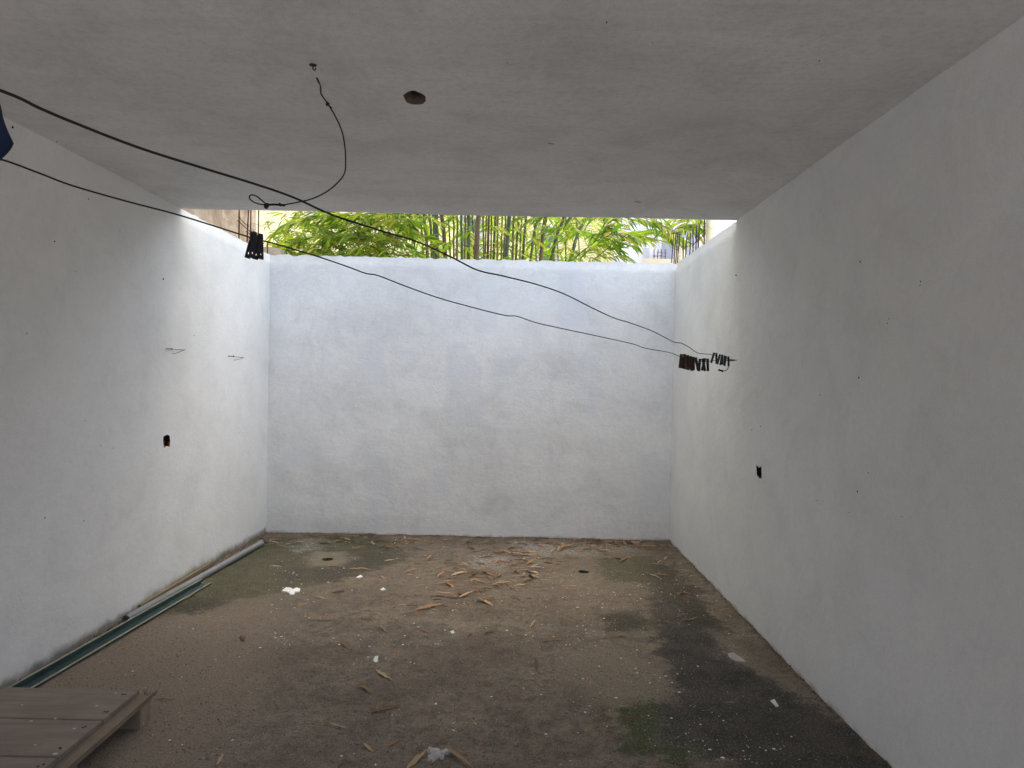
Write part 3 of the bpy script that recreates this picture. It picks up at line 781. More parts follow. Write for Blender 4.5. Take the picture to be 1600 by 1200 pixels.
# long thin arching side shoots carrying the sprays on the right
shoots = [[(888,412),(905,398),(940,372),(975,368)], [(925,408),(945,392),(965,378),(995,372)], [(905,405),(925,385),(938,362),(950,340)], [(960,376),(985,365),(1010,362),(1040,366)],
          [(640,402),(625,380),(600,355),(570,338)], [(655,405),(600,385),(570,372),(530,366)], [(650,395),(590,370),(540,345),(500,340)], [(640,400),(560,392),(500,384),(460,378)], [(1045,365),(1060,356),(1085,352),(1103,350)],
          [(660,340),(600,335),(560,335),(510,345)], [(930,330),(980,335),(1020,345),(1050,360)]]
sprays = []
for k, sh in enumerate(shoots):
    d0 = 7.5 + 0.12*(k % 4); d1 = 7.15 + 0.2*(k % 5)
    P = catmull([at(x, y, d0 + (d1 - d0) * i/3) for i, (x, y) in enumerate(sh)], 6)
    mb = MB(); mb.tube([w2c(p) for p in P], [0.007 - 0.005*i/len(P) for i in range(len(P))], 5)
    mb.build('branch', MAT['culm_olive'], clump)
    for i in range(3, len(P), 2):
        sprays.append((P[i], (P[i] - P[i-2]).normalized(), rnd.uniform(.85, 1.1), 1))
# sprays: (place, heading, size)
def add_region(n, x0, x1, y0, y1, d0, d1, size=1.0, keep=None):
    c = 0
    while c < n:
        px = rnd.uniform(x0, x1); py = rnd.uniform(y0, y1)
        if keep and rnd.random() > keep(px, py): continue
        a = rnd.uniform(0, 2*math.pi)
        h = Vector((math.cos(a), math.sin(a)*0.6, rnd.uniform(-.25, .35))).normalized()
        sprays.append((at(px, py, rnd.uniform(d0, d1)), h, size*rnd.uniform(.75, 1.15), 0)); c += 1
def left_keep(px, py):
    k = 0.25 + 0.75 * min(1, max(0, (px - 430) / 170))
    return min(1, k + 0.6 * max(0, (py - 352) / 40))
add_region(230, 428, 655, 318, 412, 7.1, 8.3, 1.0, left_keep)
add_region(60, 412, 520, 338, 404, 7.5, 8.7, 0.85)
add_region(130, 640, 930, 310, 412, 8.6, 9.9, 1.0)
add_region(75, 650, 930, 318, 406, 9.7, 10.9, 1.15)
add_region(16, 650, 920, 318, 400, 7.2, 7.7, 0.9)
add_region(34, 880, 965, 320, 405, 7.4, 8.4, 0.9)
add_region(13, 955, 1052, 318, 382, 7.2, 7.9, 0.95, lambda x, y: 1.0 if y < 358 else 0.5)
add_region(26, 1058, 1104, 318, 360, 7.3, 7.9, 0.95)
add_region(60, 430, 1110, 160, 318, 7.2, 9.4, 1.1)
# the tops of the culms arch over the open court (unseen, added to thin its skylight; their fallen leaves lie on its floor)
for k in range(26):
    lo, hi, top = culms[rnd.randrange(len(culms))]
    a = hi.lerp(top, rnd.uniform(.35, .9))
    e = Vector((rnd.uniform(-3.6, 2.8), rnd.uniform(4.4, 6.2), rnd.uniform(3.9, 5.4)))
    P = catmull([a, a.lerp(e, .5) + Vector((0, 0, .7)), e], 8)
    mb = MB(); mb.tube([w2c(p) for p in P], [0.010 - 0.008*i/len(P) for i in range(len(P))], 5)
    mb.build('branch', MAT['culm_olive'], clump)
    for i in range(4, len(P)):
        for q in range(CANOPY):
            sprays.append((P[i] + Vector((rnd.gauss(0, .3), rnd.gauss(0, .3), rnd.gauss(0, .18))), Vector((rnd.uniform(-1, 1), rnd.uniform(-1, 1), rnd.uniform(-.3, .2))).normalized(), rnd.uniform(1.0, 1.3), 0))
leaves = []
twig = MB()
for (p, h, sz, onb) in sprays:
    L = 0.26 * sz
    side = h.cross(Vector((0, 0, 1))).normalized()
    tip = p + h * L + Vector((0, 0, -.05))
    twig.tube([w2c(p), w2c(p + h*L*.5 + Vector((0,0,.01))), w2c(tip)], [.0028, .002, .0012], 4)
    n = rnd.randint(6, 10)
    for k in range(n):
        f = (k + 1) / n
        q = p.lerp(tip, f)
        ang = rnd.uniform(0.35, 1.15) * (1 if k % 2 else -1) * (1.0 - 0.65*f) 
        dirv = (h * math.cos(ang) + side * math.sin(ang) + Vector((0, 0, rnd.uniform(-.75, -.05)))).normalized()
        ll = sz * rnd.uniform(.12, .23); ww = ll * rnd.uniform(.14, .20)
        leaves.append((q, dirv, ll, ww, rnd.uniform(.05, .45), rnd.uniform(-.9, .9)))
def leaf_frame(dirv, roll):
    x = dirv; y = Vector((0, 0, 1)).cross(x)
    y = y.normalized() if y.length > 1e-4 else Vector((1, 0, 0))
    z = x.cross(y)
    Mx = Matrix((x, y, z)).transposed()
    return Mx @ Matrix.Rotation(roll, 3, 'X')
def score(lf):
    q = lf[0] - CAM; c = Vector((q.dot(right), q.dot(fwd), q.dot(up)))
    px = 800 + F_PX*c.x/c.y; py = 600 - F_PX*c.z/c.y
    vis = 405 < px < 1108 and 333 < py < 404
    return (0 if vis else 1, c.y / lf[2])
def stray(lf):                                # nothing of the bamboo shows over the tan house, the column or beyond
    for q in (lf[0], lf[0] + lf[1]*lf[2]):
        q = q - CAM; X = 800 + F_PX*q.dot(right)/q.dot(fwd); Y = 600 - F_PX*q.dot(up)/q.dot(fwd)
        if Y > 322 and (X < 409 or X > 1105): return True
    return False
leaves = [lf for lf in leaves if not stray(lf)]
leaves.sort(key=score)
protos = []
for k in range(8):
    vs, fs = leaf_geom(1.0, 0.155, 0.06 + 0.055*k, 0.28)
    mb = MB(); mb.add(vs, fs); me = mb.mesh('leaf'); me.materials.append(MAT['leaf'])
    for pz in me.polygons: pz.use_smooth = True
    protos.append(me)
for i, (q, dirv, ll, ww, dr, roll) in enumerate(leaves[:300]):
    o = link('leaf', protos[i % 8], None, clump)
    Mx = (leaf_frame(dirv, roll) @ Matrix.Diagonal((ll, ww/0.155, ll))).to_4x4(); Mx.translation = w2c(q)
    o.matrix_local = Mx
rest = MB()
for (q, dirv, ll, ww, dr, roll) in leaves[300:]:
    vs, fs = leaf_geom(ll, ww, dr, 0.28, 4); fr = leaf_frame(dirv, roll); qq = w2c(q)
    rest.add([fr @ v + qq for v in vs], fs)
o = rest.build('leaves', MAT['leaf'], clump, True); o['kind'] = 'stuff'
o = twig.build('twigs', MAT['culm_olive'], clump); o['kind'] = 'stuff'

# ------------------------------------------------------------------ clotheslines, pegs, hanging wire
def depth_mix(px, d0, d1, x1): s = px / x1; return 1.0 / ((1 - s)/d0 + s/d1)
NAIL = on_right(1151, 563, XR)
L1 = [(0,141),(60,168),(113,190.5),(215,230),(312,261),(400,288),(460,309),(520,336),(600,362),(650,377),(702,400),(746,422),(785,431),(837,444),(881,459),(925,481),(960,497),(986,505),(1021,518),(1052,534),(1064,536),(1076,542),(1089,551),(1100,553),(1112,554)]
L2 = [(0,248.5),(60,270),(113,290),(198,314.5),(283,337),(388,370),(430,381),(494,400),(544,417),(571,427),(592,431),(636,448),(697,469),(785,492),(807,494),(837,504),(872,512),(947,528),(991,538),(1008,544),(1047,551),(1065,558),(1092,565),(1114,563.5),(1124,562)]
P1 = [at(x, y, depth_mix(x, 0.80, 4.74, 1150)) for x, y in L1]
P2 = [at(x, y, depth_mix(x, 1.35, 4.74, 1150)) for x, y in L2]
def extend(P):
    d = (P[0] - P[-1]).normalized(); k = (XL + 0.002 - P[0].x) / d.x
    e = P[0] + d * k; return [e.lerp(P[0], i/26) + Vector((0, 0, -.04*math.sin(math.pi*i/26))) for i in range(26)] + P
def line_thing(P, label, tail):
    pts = catmull(extend(P) + tail, 5); mb = MB(); mb.tube(pts, 0.00195, 7)
    mb.blob(pts[0] + Vector((.004, 0, 0)), 0.008, jit=.2)
    o = mb.build('clothesline', MAT['black'], None, True); tag(o, label, 'clothesline', 'black wire clotheslines'); return pts
near = NAIL + Vector((-0.03, 0, 0))
pts1 = line_thing(P1, 'upper black clothesline crossing the ceiling from the top left', [near.lerp(P1[-1], .5), near])
pts2 = line_thing(P2, 'lower black clothesline with two black pegs at its left', [near + Vector((-.02, 0, -.004)), near + Vector((.004, 0, 0))])
nl = MB(); nl.tube([NAIL + Vector((.03, 0, -.002)), NAIL + Vector((-.045, -.004, .004))], .0028, 6); nl.tube([NAIL + Vector((-.045, -.004, .004)), NAIL + Vector((-.049, -.004, .004))], .006, 8)
for k in range(5):
    c = NAIL + Vector((-.018 - .006*k, 0, 0)); nl.tube([c + Vector((0, .007*math.cos(a), .007*math.sin(a))) for a in [i*math.pi/4 for i in range(9)]], .0016, 5)
tag(nl.build('nail', MAT['wire_grey']), 'grey nail in the right wall with both clotheslines wound on it', 'nail')
# loose tail hanging from the nail
tl = [(1137,569),(1138,574),(1135,578.5),(1130,579.5),(1126,578.5),(1123,578)]
tp = catmull([at(x, y, 4.66) for x, y in tl], 5); tb = MB(); tb.tube(tp, .0024, 6)
tb.tube([at(1124,578.2,4.66), at(1128,579.3,4.66)], .006, 6); tb.blob(at(1129,580,4.66), .007, jit=.3); tb.blob(at(1123.5,578,4.66), .006, jit=.3)
tag(tb.build('line_tail', MAT['black'], None, True), 'short knotted wire tail curling below the pegs by the nail', 'wire')

# peg: two prongs and a spring; x along the line, y across it, z up, origin where it grips the line
def prong_mesh():
    H, Wd, T = 0.068, 0.0125, 0.0045
    out = [(-Wd*.42, .016), (Wd*.42, .016), (Wd*.5, 0.004), (Wd*.40, -.004), (Wd*.5, -.012), (Wd*.55, .016-H), (-Wd*.55, .016-H), (-Wd*.5, -.012), (-Wd*.40, -.004), (-Wd*.5, .004)]
    hole = [(0.0028*math.cos(a), 0.016-H+.013 + .0036*math.sin(a)) for a in [i*math.pi/5 for i in range(10)]]
    V = [Vector(p) for p in out + hole]; n = len(out); k = len(hole)
    E = [(i, (i+1) % n) for i in range(n)] + [(n+i, n+(i+1) % k) for i in range(k)]
    ov, oe, of, vo, eo, fo = delaunay_2d_cdt(V, E, [], 0, 1e-7)
    mb = MB(); fr = []
    for f in of:
        c = sum((ov[i] for i in f), Vector((0, 0)))/len(f)
        if in_poly(c, hole) or not in_poly(c, out): continue
        fr.append(tuple(f))
    m0 = len(ov)
    vs = [Vector((v.x, 0, v.y)) for v in ov] + [Vector((v.x, T, v.y)) for v in ov]
    idx = {}
    for i, s_ in enumerate(vo):
        for q in s_: idx[q] = i
    fs = fr + [tuple(i + m0 for i in f[::-1]) for f in fr]
    for a, b in E: fs.append((idx[a], idx[b], idx[b]+m0, idx[a]+m0))
    mb.add(vs, fs); me = mb.mesh('prong')
    bm = bmesh.new(); bm.from_mesh(me); bmesh.ops.recalc_face_normals(bm, faces=bm.faces); bm.to_mesh(me); bm.free()
    return me
PR = {}
def peg(pos, dirn, mat_key, label, group, size=1.0, tilt=0.0, splay=0.10, lean=0.0, fat=1.0):
    root = empty('clothes_peg', pos); 
    x = Vector((dirn.x, dirn.y, 0)).normalized(); y = Vector((0, 0, 1)).cross(x)
    Mx = Matrix((x, y, Vector((0, 0, 1)))).transposed().to_4x4()
    root.matrix_world = Matrix.Translation(pos) @ Mx @ Matrix.Rotation(lean, 4, 'X') @ Matrix.Rotation(tilt, 4, 'Y') @ Matrix.Scale(size, 4)
    tag(root, label, 'clothes peg', group)
    if mat_key not in PR:
        me = prong_mesh(); me.materials.append(MAT[mat_key]); PR[mat_key] = me
    a = link('prong', PR[mat_key], None, root); b = link('prong', PR[mat_key], None, root)
    a.matrix_local = Matrix.Translation((0, .0022, 0)) @ Matrix.Rotation(splay, 4, 'X') @ Matrix.Diagonal((1, fat, 1, 1))
    b.matrix_local = Matrix.Rotation(math.pi, 4, 'Z') @ Matrix.Translation((0, .0022, 0)) @ Matrix.Rotation(splay, 4, 'X') @ Matrix.Diagonal((1, fat, 1, 1))
    sp = PR.get('spring')
    if sp is None:
        mb = MB()
        for s_ in (-1, 1):
            mb.tube([(.0072*s_, .0095*math.cos(t_), -.006 + .005*math.sin(t_)) for t_ in [i*2*math.pi/10 for i in range(11)]], .0008, 4)
        mb.tube([(-.0072, 0, -.011), (.0072, 0, -.011)], .0015, 5)
        sp = mb.mesh('spring'); sp.materials.append(MAT['wire']); PR['spring'] = sp
    link('spring', sp, None, root)
    return root
def on_line(pts, px):                         # point and direction of a line where it is seen at column px
    best = None
    for i in range(len(pts) - 1):
        q = pts[i] - CAM; X = 800 + F_PX*q.dot(right)/max(q.dot(fwd), 1e-3)
        if q.dot(fwd) < 0.3: continue
        if best is None or abs(X - px) < best[0]: best = (abs(X - px), i)
    i = best[1]; return pts[i], (pts[i+1] - pts[i]).normalized()
G1 = 'pegs clipped on the lower clothesline near the left'
def on_line2(pts, px):
    last = None
    for i in range(len(pts) - 1):
        a, b = pts[i] - CAM, pts[i+1] - CAM
        if a.dot(fwd) < 0.3: continue
        xa = 800 + F_PX*a.dot(right)/a.dot(fwd); xb = 800 + F_PX*b.dot(right)/b.dot(fwd)
        if xa <= px <= xb: return pts[i].lerp(pts[i+1], (px-xa)/(xb-xa+1e-9)), (pts[i+1]-pts[i]).normalized()
    return on_line(pts, px)
p, d = on_line2(pts2, 395.5); peg(p, d, 'peg_black', 'left black peg of the pair on the lower line', G1, 1.0, 0.14, .10, 0.06)
p, d = on_line2(pts2, 406); peg(p, d, 'peg_black', 'right black peg of the pair on the lower line', G1, 0.97, 0.05, .16, 0.05)
G2 = 'pegs bunched near the nail on the right wall'
for k, px in enumerate((1067, 1071.5, 1076, 1080.5, 1085)):
    p, d = on_line2(pts2, px); peg(p, Vector((0.45, 1, 0)) if k % 2 else Vector((0.2, 1, 0)), 'peg_brown' if k < 4 else 'peg_black', ('leftmost dark brown peg at the outer end of the tight row', 'second dark brown peg from the outer end of the tight row', 'third dark brown peg from the outer end of the tight row', 'fourth dark brown peg, just before the blackish one of the row')[k] if k < 4 else 'blackish last peg at the right end of the brown row', G2, 1.15, rnd.uniform(-.12, .12), rnd.uniform(.08, .14), rnd.uniform(-.1, .1), 3.0)
for k, px in enumerate((1096, 1103)):
    p, d = on_line2(pts2, px); peg(p, Vector((0.25, 1, 0)), 'peg_black', ('left black peg between the brown row and the green bunch', 'right black peg between the brown row and the green bunch')[k], G2, 1.12, 0, .13, -.08 + .16*k, 3.0)
for k, px in enumerate((1117, 1126, 1130, 1136)):
    p, d = on_line2(pts1, px); peg(p, Vector((0.25, 1, 0)), 'peg_green', ('dull green peg standing apart at the outer end of the green bunch', 'dull green peg in the bunch, second from its outer end', 'dull green peg in the bunch, third from its outer end', 'dull green peg closest to the nail in the right wall')[k], G2, 0.92, rnd.uniform(-.15, .15), rnd.uniform(.10, .16), rnd.uniform(-.15, .15), 3.0)

# wire hanging from the ceiling with a noose end
HW = [(489,102,2.67),(492.5,115,2.66),(500,132,2.65),(501,145,2.64),(512,162,2.64),(523,180,2.63),(533.7,203.5,2.62),(538.5,227,2.62),(540,253,2.62),(538,271,2.62),(527,286,2.62),(508,301,2.62),(486,311,2.63),(460,317,2.64),(450,318.7,2.64),(444,319.7,2.64),(432,319,2.65),(422,319.7,2.65),(416,320,2.65),(404,318.5,2.66),(395,315,2.67),(389.5,309,2.68),(393,304.5,2.68),(402,307.5,2.67),(410,314,2.66),(416,319.5,2.655)]
hp = [at(*h) for h in HW]; hp[0] = on_floor(489, 102, ZC - 0.002)
hw = MB(); sm = catmull(hp, 6)
nthin = 6*3
hw.tube(sm[:nthin+1], .0018, 5); hw.tube([p_ + Vector((.004*math.sin(i*.5), 0, 0)) for i, p_ in enumerate(sm[:nthin+1])], .0015, 5)
hw.tube(sm[nthin:], .0026, 7)
for (x, y, r) in ((512,162,.007),(510.5,163,.006),(516,320+2,.0)): 
    if r: hw.blob(at(x, y, 2.64), r, jit=.3)
hw.tube([at(512,163,2.64), at(518,169,2.63)], .003, 5)
hw.blob(at(416,321,2.65), .010, jit=.3); hw.blob(at(416,324,2.65), .006, jit=.3); hw.blob(at(437,319.5,2.645), .007, jit=.3)
hw.tube([at(418,320,2.65), at(428,319.5,2.648), at(437,320,2.646), at(445,321,2.64)], .0042, 6)
tag(hw.build('hanging_wire', MAT['black'], None, True), 'thin black wire hanging from the ceiling, looped noose at its end', 'wire')
hk = MB(); q = hp[0]; hk.tube([q + Vector((0,0,.03)), q + Vector((0,0,-.012)), q + Vector((.006,0,-.018)), q + Vector((.010,0,-.010))], .003, 6)
hk.tube([q + Vector((0, 0, .0015)), q + Vector((0, 0, .0))], .014, 9)
tag(hk.build('ceiling_hook', MAT['rust_dark']), 'small rusty hook in the ceiling holding the thin hanging wire', 'hook')

# wire hooks on the left wall
def wall_hook(pa, pb, drop, label):
    a = on_left(*pa); b = on_left(*pb)
    mb = MB(); out = Vector((.045, 0, 0))
    mb.tube([a + Vector((-.03, 0, 0)), a + out*.9], .0032, 6); mb.blob(a + out*.9, .006, jit=.15)
    e = b + out*0.8
    path = catmull([a + out*.7, a.lerp(e, .55) + Vector((0, 0, .0)), e, e + Vector((.0, .03, .002)), e + Vector((0, -.012, -.006)), a.lerp(e, .45) + Vector((.01, 0, -drop)), a.lerp(e, .30) + Vector((.01, 0, -drop*1.05))], 5)
    mb.tube(path, .0019, 5)
    tag(mb.build('wire_hook', MAT['wire']), label, 'hook', 'nails with bent wire on the left wall')
wall_hook((259,545), (278,546.5), .028, 'bent wire hook on the left wall, farther from the back corner')
wall_hook((357,556.5), (372,558.5), .025, 'bent wire hook on the left wall, closer to the back corner')

# blue cloth corner at the left edge, draped over the upper line
bl = MB(); nU, nV = 9, 9
topL, topR = at(-95, 96, .74), at(-12, 136, .79)
botL, botM = at(-95, 260, .74), at(19, 222, .80)
grid = []
edge_r = [at(-12,136,.79), at(-8,150,.79), at(-3,165,.79), at(0,180,.79), at(3,190,.792), at(8,203,.795), at(17,222,.80)]
edge_l = [at(-95,96,.75), at(-92,125,.75), at(-88,150,.75), at(-82,175,.75), at(-72,205,.75), at(-55,240,.76), at(-30,292,.77)]
for thick in (0.0, 0.004):
    for a_, b_ in zip(edge_l, edge_r):
        for k in range(nU):
            f = k/(nU-1); q = a_.lerp(b_, f); q = q + Vector((0, .002*math.sin(f*9) + thick, 0)); grid.append(q)
nr = len(edge_r); fs = []
for layer in (0, 1):
    o_ = layer*nr*nU
    for j in range(nr-1):
        for k in range(nU-1):
            qd = (o_+j*nU+k, o_+j*nU+k+1, o_+(j+1)*nU+k+1, o_+(j+1)*nU+k); fs.append(qd if layer else qd[::-1])
per = [k for k in range(nU)] + [j*nU+nU-1 for j in range(1, nr)] + [(nr-1)*nU+k for k in range(nU-2, -1, -1)] + [j*nU for j in range(nr-2, 0, -1)]
for i in range(len(per)):
    a_, b_ = per[i], per[(i+1) % len(per)]; fs.append((a_, b_, b_ + nr*nU, a_ + nr*nU))
bl.add(grid, fs)
tag(bl.build('cloth', MAT['blue'], None, True), 'dark blue cloth corner hanging from the upper line at the left', 'cloth')

# ------------------------------------------------------------------ pipe, channel and lath along the left wall
pa, pb = Vector((-2.125, 6.08, .026)), Vector((-2.222, 4.12, .026))
dv = (pb - pa).normalized(); rp = 0.023
root = empty('drain_pipe', pa); tag(root, 'grey plastic pipe lying along the foot of the left wall', 'pipe')
mb = MB(); mb.tube([Vector((0,0,0)), dv*.06, dv*.062, (pb - pa)], [rp*1.12, rp*1.12, rp, rp], 18, caps=False)
mb.tube([dv*.004, (pb-pa)*.99], [rp*.85, rp*.85], 14); mb.build('pipe_body', MAT['pipe'], root, True)
mb = MB(); mb.tube([-dv*.012, dv*.014], [rp*.98, rp*.98], 18); mb.build('pipe_mouth', MAT['darkhole'], root)
wirep = MB(); c0 = Vector((0, 0, 0))
wirep.tube(catmull([c0 + Vector((-.02, .02, .03)), c0 + Vector((.0, .0, .036)), c0 + Vector((.028, -.01, .01)), c0 + Vector((.034, .03, -.015)), c0 + Vector((.02, .06, -.02))], 5), .004, 6)
wirep.build('strap', MAT['wire'], root)

ca, cb = Vector((-2.070, 4.92, 0)), Vector((-2.197, 2.70, 0))
dv = (cb - ca); Lc = dv.length; dv.normalize(); sd = Vector((-dv.y, dv.x, 0)); 
if sd.x > 0: sd = -sd                         # toward the wall
root = empty('metal_channel', ca + Vector((0, 0, .006))); tag(root, 'teal green perforated metal channel lying along the left wall', 'channel')
WC, HC = 0.064, 0.024
mb = MB()
step = 0.02; nl_ = int(Lc/step)
cols = [0.0, 0.006, 0.014, 0.048, 0.056, WC]
hole_rows = set()
for i in range(nl_): 
    if i % 7 == 3: hole_rows.add(i)
def cpt(i, s_, z): return dv*(i*step) + sd*s_ + Vector((0, 0, z))
for i in range(nl_):
    for k in range(len(cols)-1):
        if i in hole_rows and k in (1, 3): continue
        z = .002
        mb.add([cpt(i, cols[k], z), cpt(i+1, cols[k], z), cpt(i+1, cols[k+1], z), cpt(i, cols[k+1], z)], [(0,1,2,3)])
mb.build('channel_web', MAT['teal'], root)
for s0, s1, nm, HC in ((-.003, 0.0, 'flange', .009), (WC, WC+.003, 'flange', .030)):
    mb = MB(); vs = []
    for i in (0, nl_):
        vs += [cpt(i, s0, -.004), cpt(i, s1, -.004), cpt(i, s1, HC), cpt(i, s0, HC)]
    mb.add(vs, [(0,1,2,3), (7,6,5,4), (0,4,5,1), (1,5,6,2), (2,6,7,3), (3,7,4,0)]); 
    mb.build(nm, MAT['teal'], root)
    lip = MB(); lip.tube([cpt(0, (s0+s1)/2, HC), cpt(nl_, (s0+s1)/2, HC)], .0045, 6); lip.build('lip', MAT['teal_edge'], root)
la, lb_ = on_floor(346, 879, .03), on_floor(228, 947, .03)
la = Vector((max(la.x, XL + .02), la.y, 0)); 
mb = MB(); n = 24; vs = []
for i in range(n+1):
    q = la.lerp(lb_, i/n); q.x = min(q.x, XL + .014) + .006*noise.noise(Vector((i*.4, 1, 1)))
    w_ = .007 + .003*noise.noise(Vector((i*.9, 4, 4)))
    q.z = .014
    vs += [q + Vector((-w_, 0, 0)), q + Vector((w_, 0, 0)), q + Vector((w_, 0, .022)), q + Vector((-w_, 0, .024))]
fs = [(0,1,2,3), (4*n+3, 4*n+2, 4*n+1, 4*n)]
for i in range(n):
    b = 4*i
    for k in range(4): fs.append((b+k, b+4+k, b+4+(k+1) % 4, b+(k+1) % 4))
mb.add(vs, fs); tag(mb.build('wooden_lath', MAT['bare_wood']), 'thin splintered wooden lath squeezed between the pipe and the left wall', 'lath')

# ------------------------------------------------------------------ pallet at the lower left
pal = empty('wooden_pallet', (-1.80, 2.55, 0)); tag(pal, 'low brown wooden pallet on the floor at the lower left', 'pallet')
pinv = Vector((1.80, -2.55, 0))
XA, XB2 = -2.12, -1.548
def plank(y0, y1, nm='plank'):
    mb = MB(); n = 10; vs = []
    for i in range(n+1):
        x = XA + (XB2 - XA)*i/n; j = .0025*noise.noise(Vector((i*.8, y0*3, 1))); z = .0015*noise.noise(Vector((i*.5, y1*5, 2)))
        for (yy, zz) in ((y0 + j, .107), (y1 + j, .107), (y1 + j, .123), (y1 - .003 + j, .126), (y0 + .003 + j, .126), (y0 + j, .123)):
            vs.append(Vector((x + (.004*noise.noise(Vector((yy*14, 3, 3))) if i == n else 0), yy, zz + z)) + pinv)
    fs = [(0,1,2,3,4,5)[::-1], tuple(6*n + k for k in range(6))]
    for i in range(n):
        for k in range(6): fs.append((6*i+k, 6*i+(k+1) % 6, 6*(i+1)+(k+1) % 6, 6*(i+1)+k))
    mb.add(vs, fs); me = mb.mesh(nm)
    bm = bmesh.new(); bm.from_mesh(me); bmesh.ops.recalc_face_normals(bm, faces=bm.faces); bm.to_mesh(me); bm.free()
    return link(nm, me, MAT['plank'], pal)
plank(2.722, 2.985); plank(2.455, 2.716); plank(2.19, 2.449); plank(1.95, 2.184)
for xx in (-1.545, -1.83, -2.10):
    mb = MB(); mb.box(Vector((xx - .055, 1.95, .088)) + pinv, Vector((xx + .050, 2.992, .1065)) + pinv, jit=.002); mb.build('batten', MAT['batten'], pal)
for xx in (-1.54, -2.07):
    for yy in (2.955, 2.45, 2.0):
        mb = MB(); mb.box(Vector((xx - .05, yy - .05, -.004)) + pinv, Vector((xx + .038, yy + .035, .0875)) + pinv, jit=.003); mb.build('block', MAT['block'], pal)
mb = MB()
for yy in (2.78, 2.93, 2.52, 2.66, 2.25, 2.40):
    for xx in (-1.575, -1.585):
        c = Vector((xx + rnd.uniform(-.012, .012), yy + rnd.uniform(-.015, .015), .1262)) + pinv
        mb.tube([c, c + Vector((0, 0, .0016))], .0045, 8)
mb.build('nail_heads', MAT['rust_dark'], pal)['kind'] = 'stuff'
mb = MB()
for k in range(9):
    a = Vector((-1.50 + rnd.uniform(-.03, .02), 2.985 + rnd.uniform(-.02, .01), .104)) + pinv
    mb.tube([a, a + Vector((rnd.uniform(-.02, .02), rnd.uniform(-.005, .03), rnd.uniform(.004, .022)))], [.003, .0008], 4)
mb.build('splinters', MAT['batten'], pal)['kind'] = 'stuff'

# ------------------------------------------------------------------ leaf litter
def dry_leaf_mesh(k):
    r = random.Random(100 + k); L = 1.0; wd = (0.09, 0.115, 0.145, 0.175)[k % 4]; n = 7
    vs = []; fs = []; curl = r.uniform(-1.1, 1.3); bend = r.uniform(-.12, .12); arch = r.uniform(.012, .045); kink = [r.uniform(-.022, .022) for _ in range(n+1)]
    for i in range(n+1):
        s = i/n; w = wd*.5*max(.05, math.sin(math.pi*min(1, s*1.04+.03))**.7 * (1 - .3*s)); 
        cx = L*(s - .5); cyy = bend*(s-.5)**2 + kink[n-i]*.6; cz = arch*math.sin(math.pi*s) + .01 + kink[i]
        tw = curl*(s-.5)*.9
        for e in (-1, 0, 1):
            z = cz + (abs(e)*w*(.40) ) * math.cos(tw) ; yv = cyy + e*w*math.cos(tw*.7)
            vs.append(Vector((cx, yv, z + e*w*math.sin(tw)*.7)))
    for i in range(n):
        b = 3*i
        fs += [(b, b+3, b+4, b+1), (b+1, b+4, b+5, b+2)]
    mb = MB(); mb.add(vs, fs); me = mb.mesh('dry_leaf'); me.materials.append(MAT['dry'])
    for p_ in me.polygons: p_.use_smooth = True
    zmin = min(v.co.z for v in me.vertices)
    for v in me.vertices: v.co.z -= zmin
    return me
DM = [dry_leaf_mesh(k) for k in range(12)]
def dry_leaf(x, y, ang, L, k, label, group, tilt=0.0, wide=1.0, dz=0.0):
    o = link('dry_leaf', DM[k % 12]); o.location = (x, y, floor_z(x, y) + .002 + dz)
    o.rotation_euler = (rnd.uniform(-.25, .25), tilt, ang); o.scale = (L, L*wide, L)
    tag(o, label, 'leaf', group); return o
GL = 'dry bamboo leaves fallen on the floor'
def named_leaf(a, b, k, label, wide=1.0):
    A = on_floor(*a); B = on_floor(*b); c = (A+B)/2; d = B - A
    if abs(d.y) > abs(d.x)*1.2: d = d * max(.5, min(1, .16/d.length))
    dry_leaf(c.x, c.y, math.atan2(d.y, d.x), d.length, k, label, GL, 0, wide)
named_leaf((481,968),(537,969),0,'long straight tan leaf left of the floor centre',1.0)
named_leaf((486,988),(526,975),8,'thin dark curled leaf just under the long straight tan one',.7)
named_leaf((650,953),(698,943),2,'broad pale tan leaf in front of the main leaf pile',1.1)
named_leaf((545,891),(590,893),0,'long light stalk-like leaf at the edge of the left moss',.8)
named_leaf((845,1001),(885,1000),2,'straight orange-tan leaf right of the floor centre',1.0)
named_leaf((836,1022),(842,1060),1,'leaf pointing toward the viewer below the orange-tan one',1.0)
named_leaf((577,1112),(626,1103),3,'pale ridged leaf in the front middle of the floor',.9)
named_leaf((503,1129),(542,1139),5,'dark brown curled leaf left of the pale ridged leaf',.9)
named_leaf((601,1169),(630,1153),2,'small tan leaf left of the clear plastic scrap',1.0)
named_leaf((568,1160),(583,1174),3,'short yellowish leaf at the front of the floor',1.4)
named_leaf((636,1202),(668,1171),2,'orange-brown leaf touching the left of the clear plastic',1.1)
named_leaf((693,1167),(742,1202),1,'long tan leaf touching the right of the clear plastic',1.0)
named_leaf((535,1002),(545,1014),3,'short orange leaf on the brown dirt left of centre',1.3)
named_leaf((587,1047),(611,1062),6,'dark crumpled leaf in the middle of the floor',1.2)
named_leaf((563,1070),(580,1082),7,'small dark leaf below the dark crumpled one',1.2)
named_leaf((621,1028),(624,1014),2,'small orange upright leaf near the floor centre',1.2)
named_leaf((245,1093),(277,1096),5,'thin dark leaf beside the pallet corner',.8)
named_leaf((376,993),(383,1003),3,'short orange leaf alone on the left dirt',1.5)
named_leaf((156,1018),(163,1006),3,'small tan leaf against the metal channel',1.6)
named_leaf((180,1017),(214,1007),9,'twig-like leaf between channel and pallet',.5)
named_leaf((286,940),(311,926),2,'tan leaf leaning along the end of the metal channel',.8)
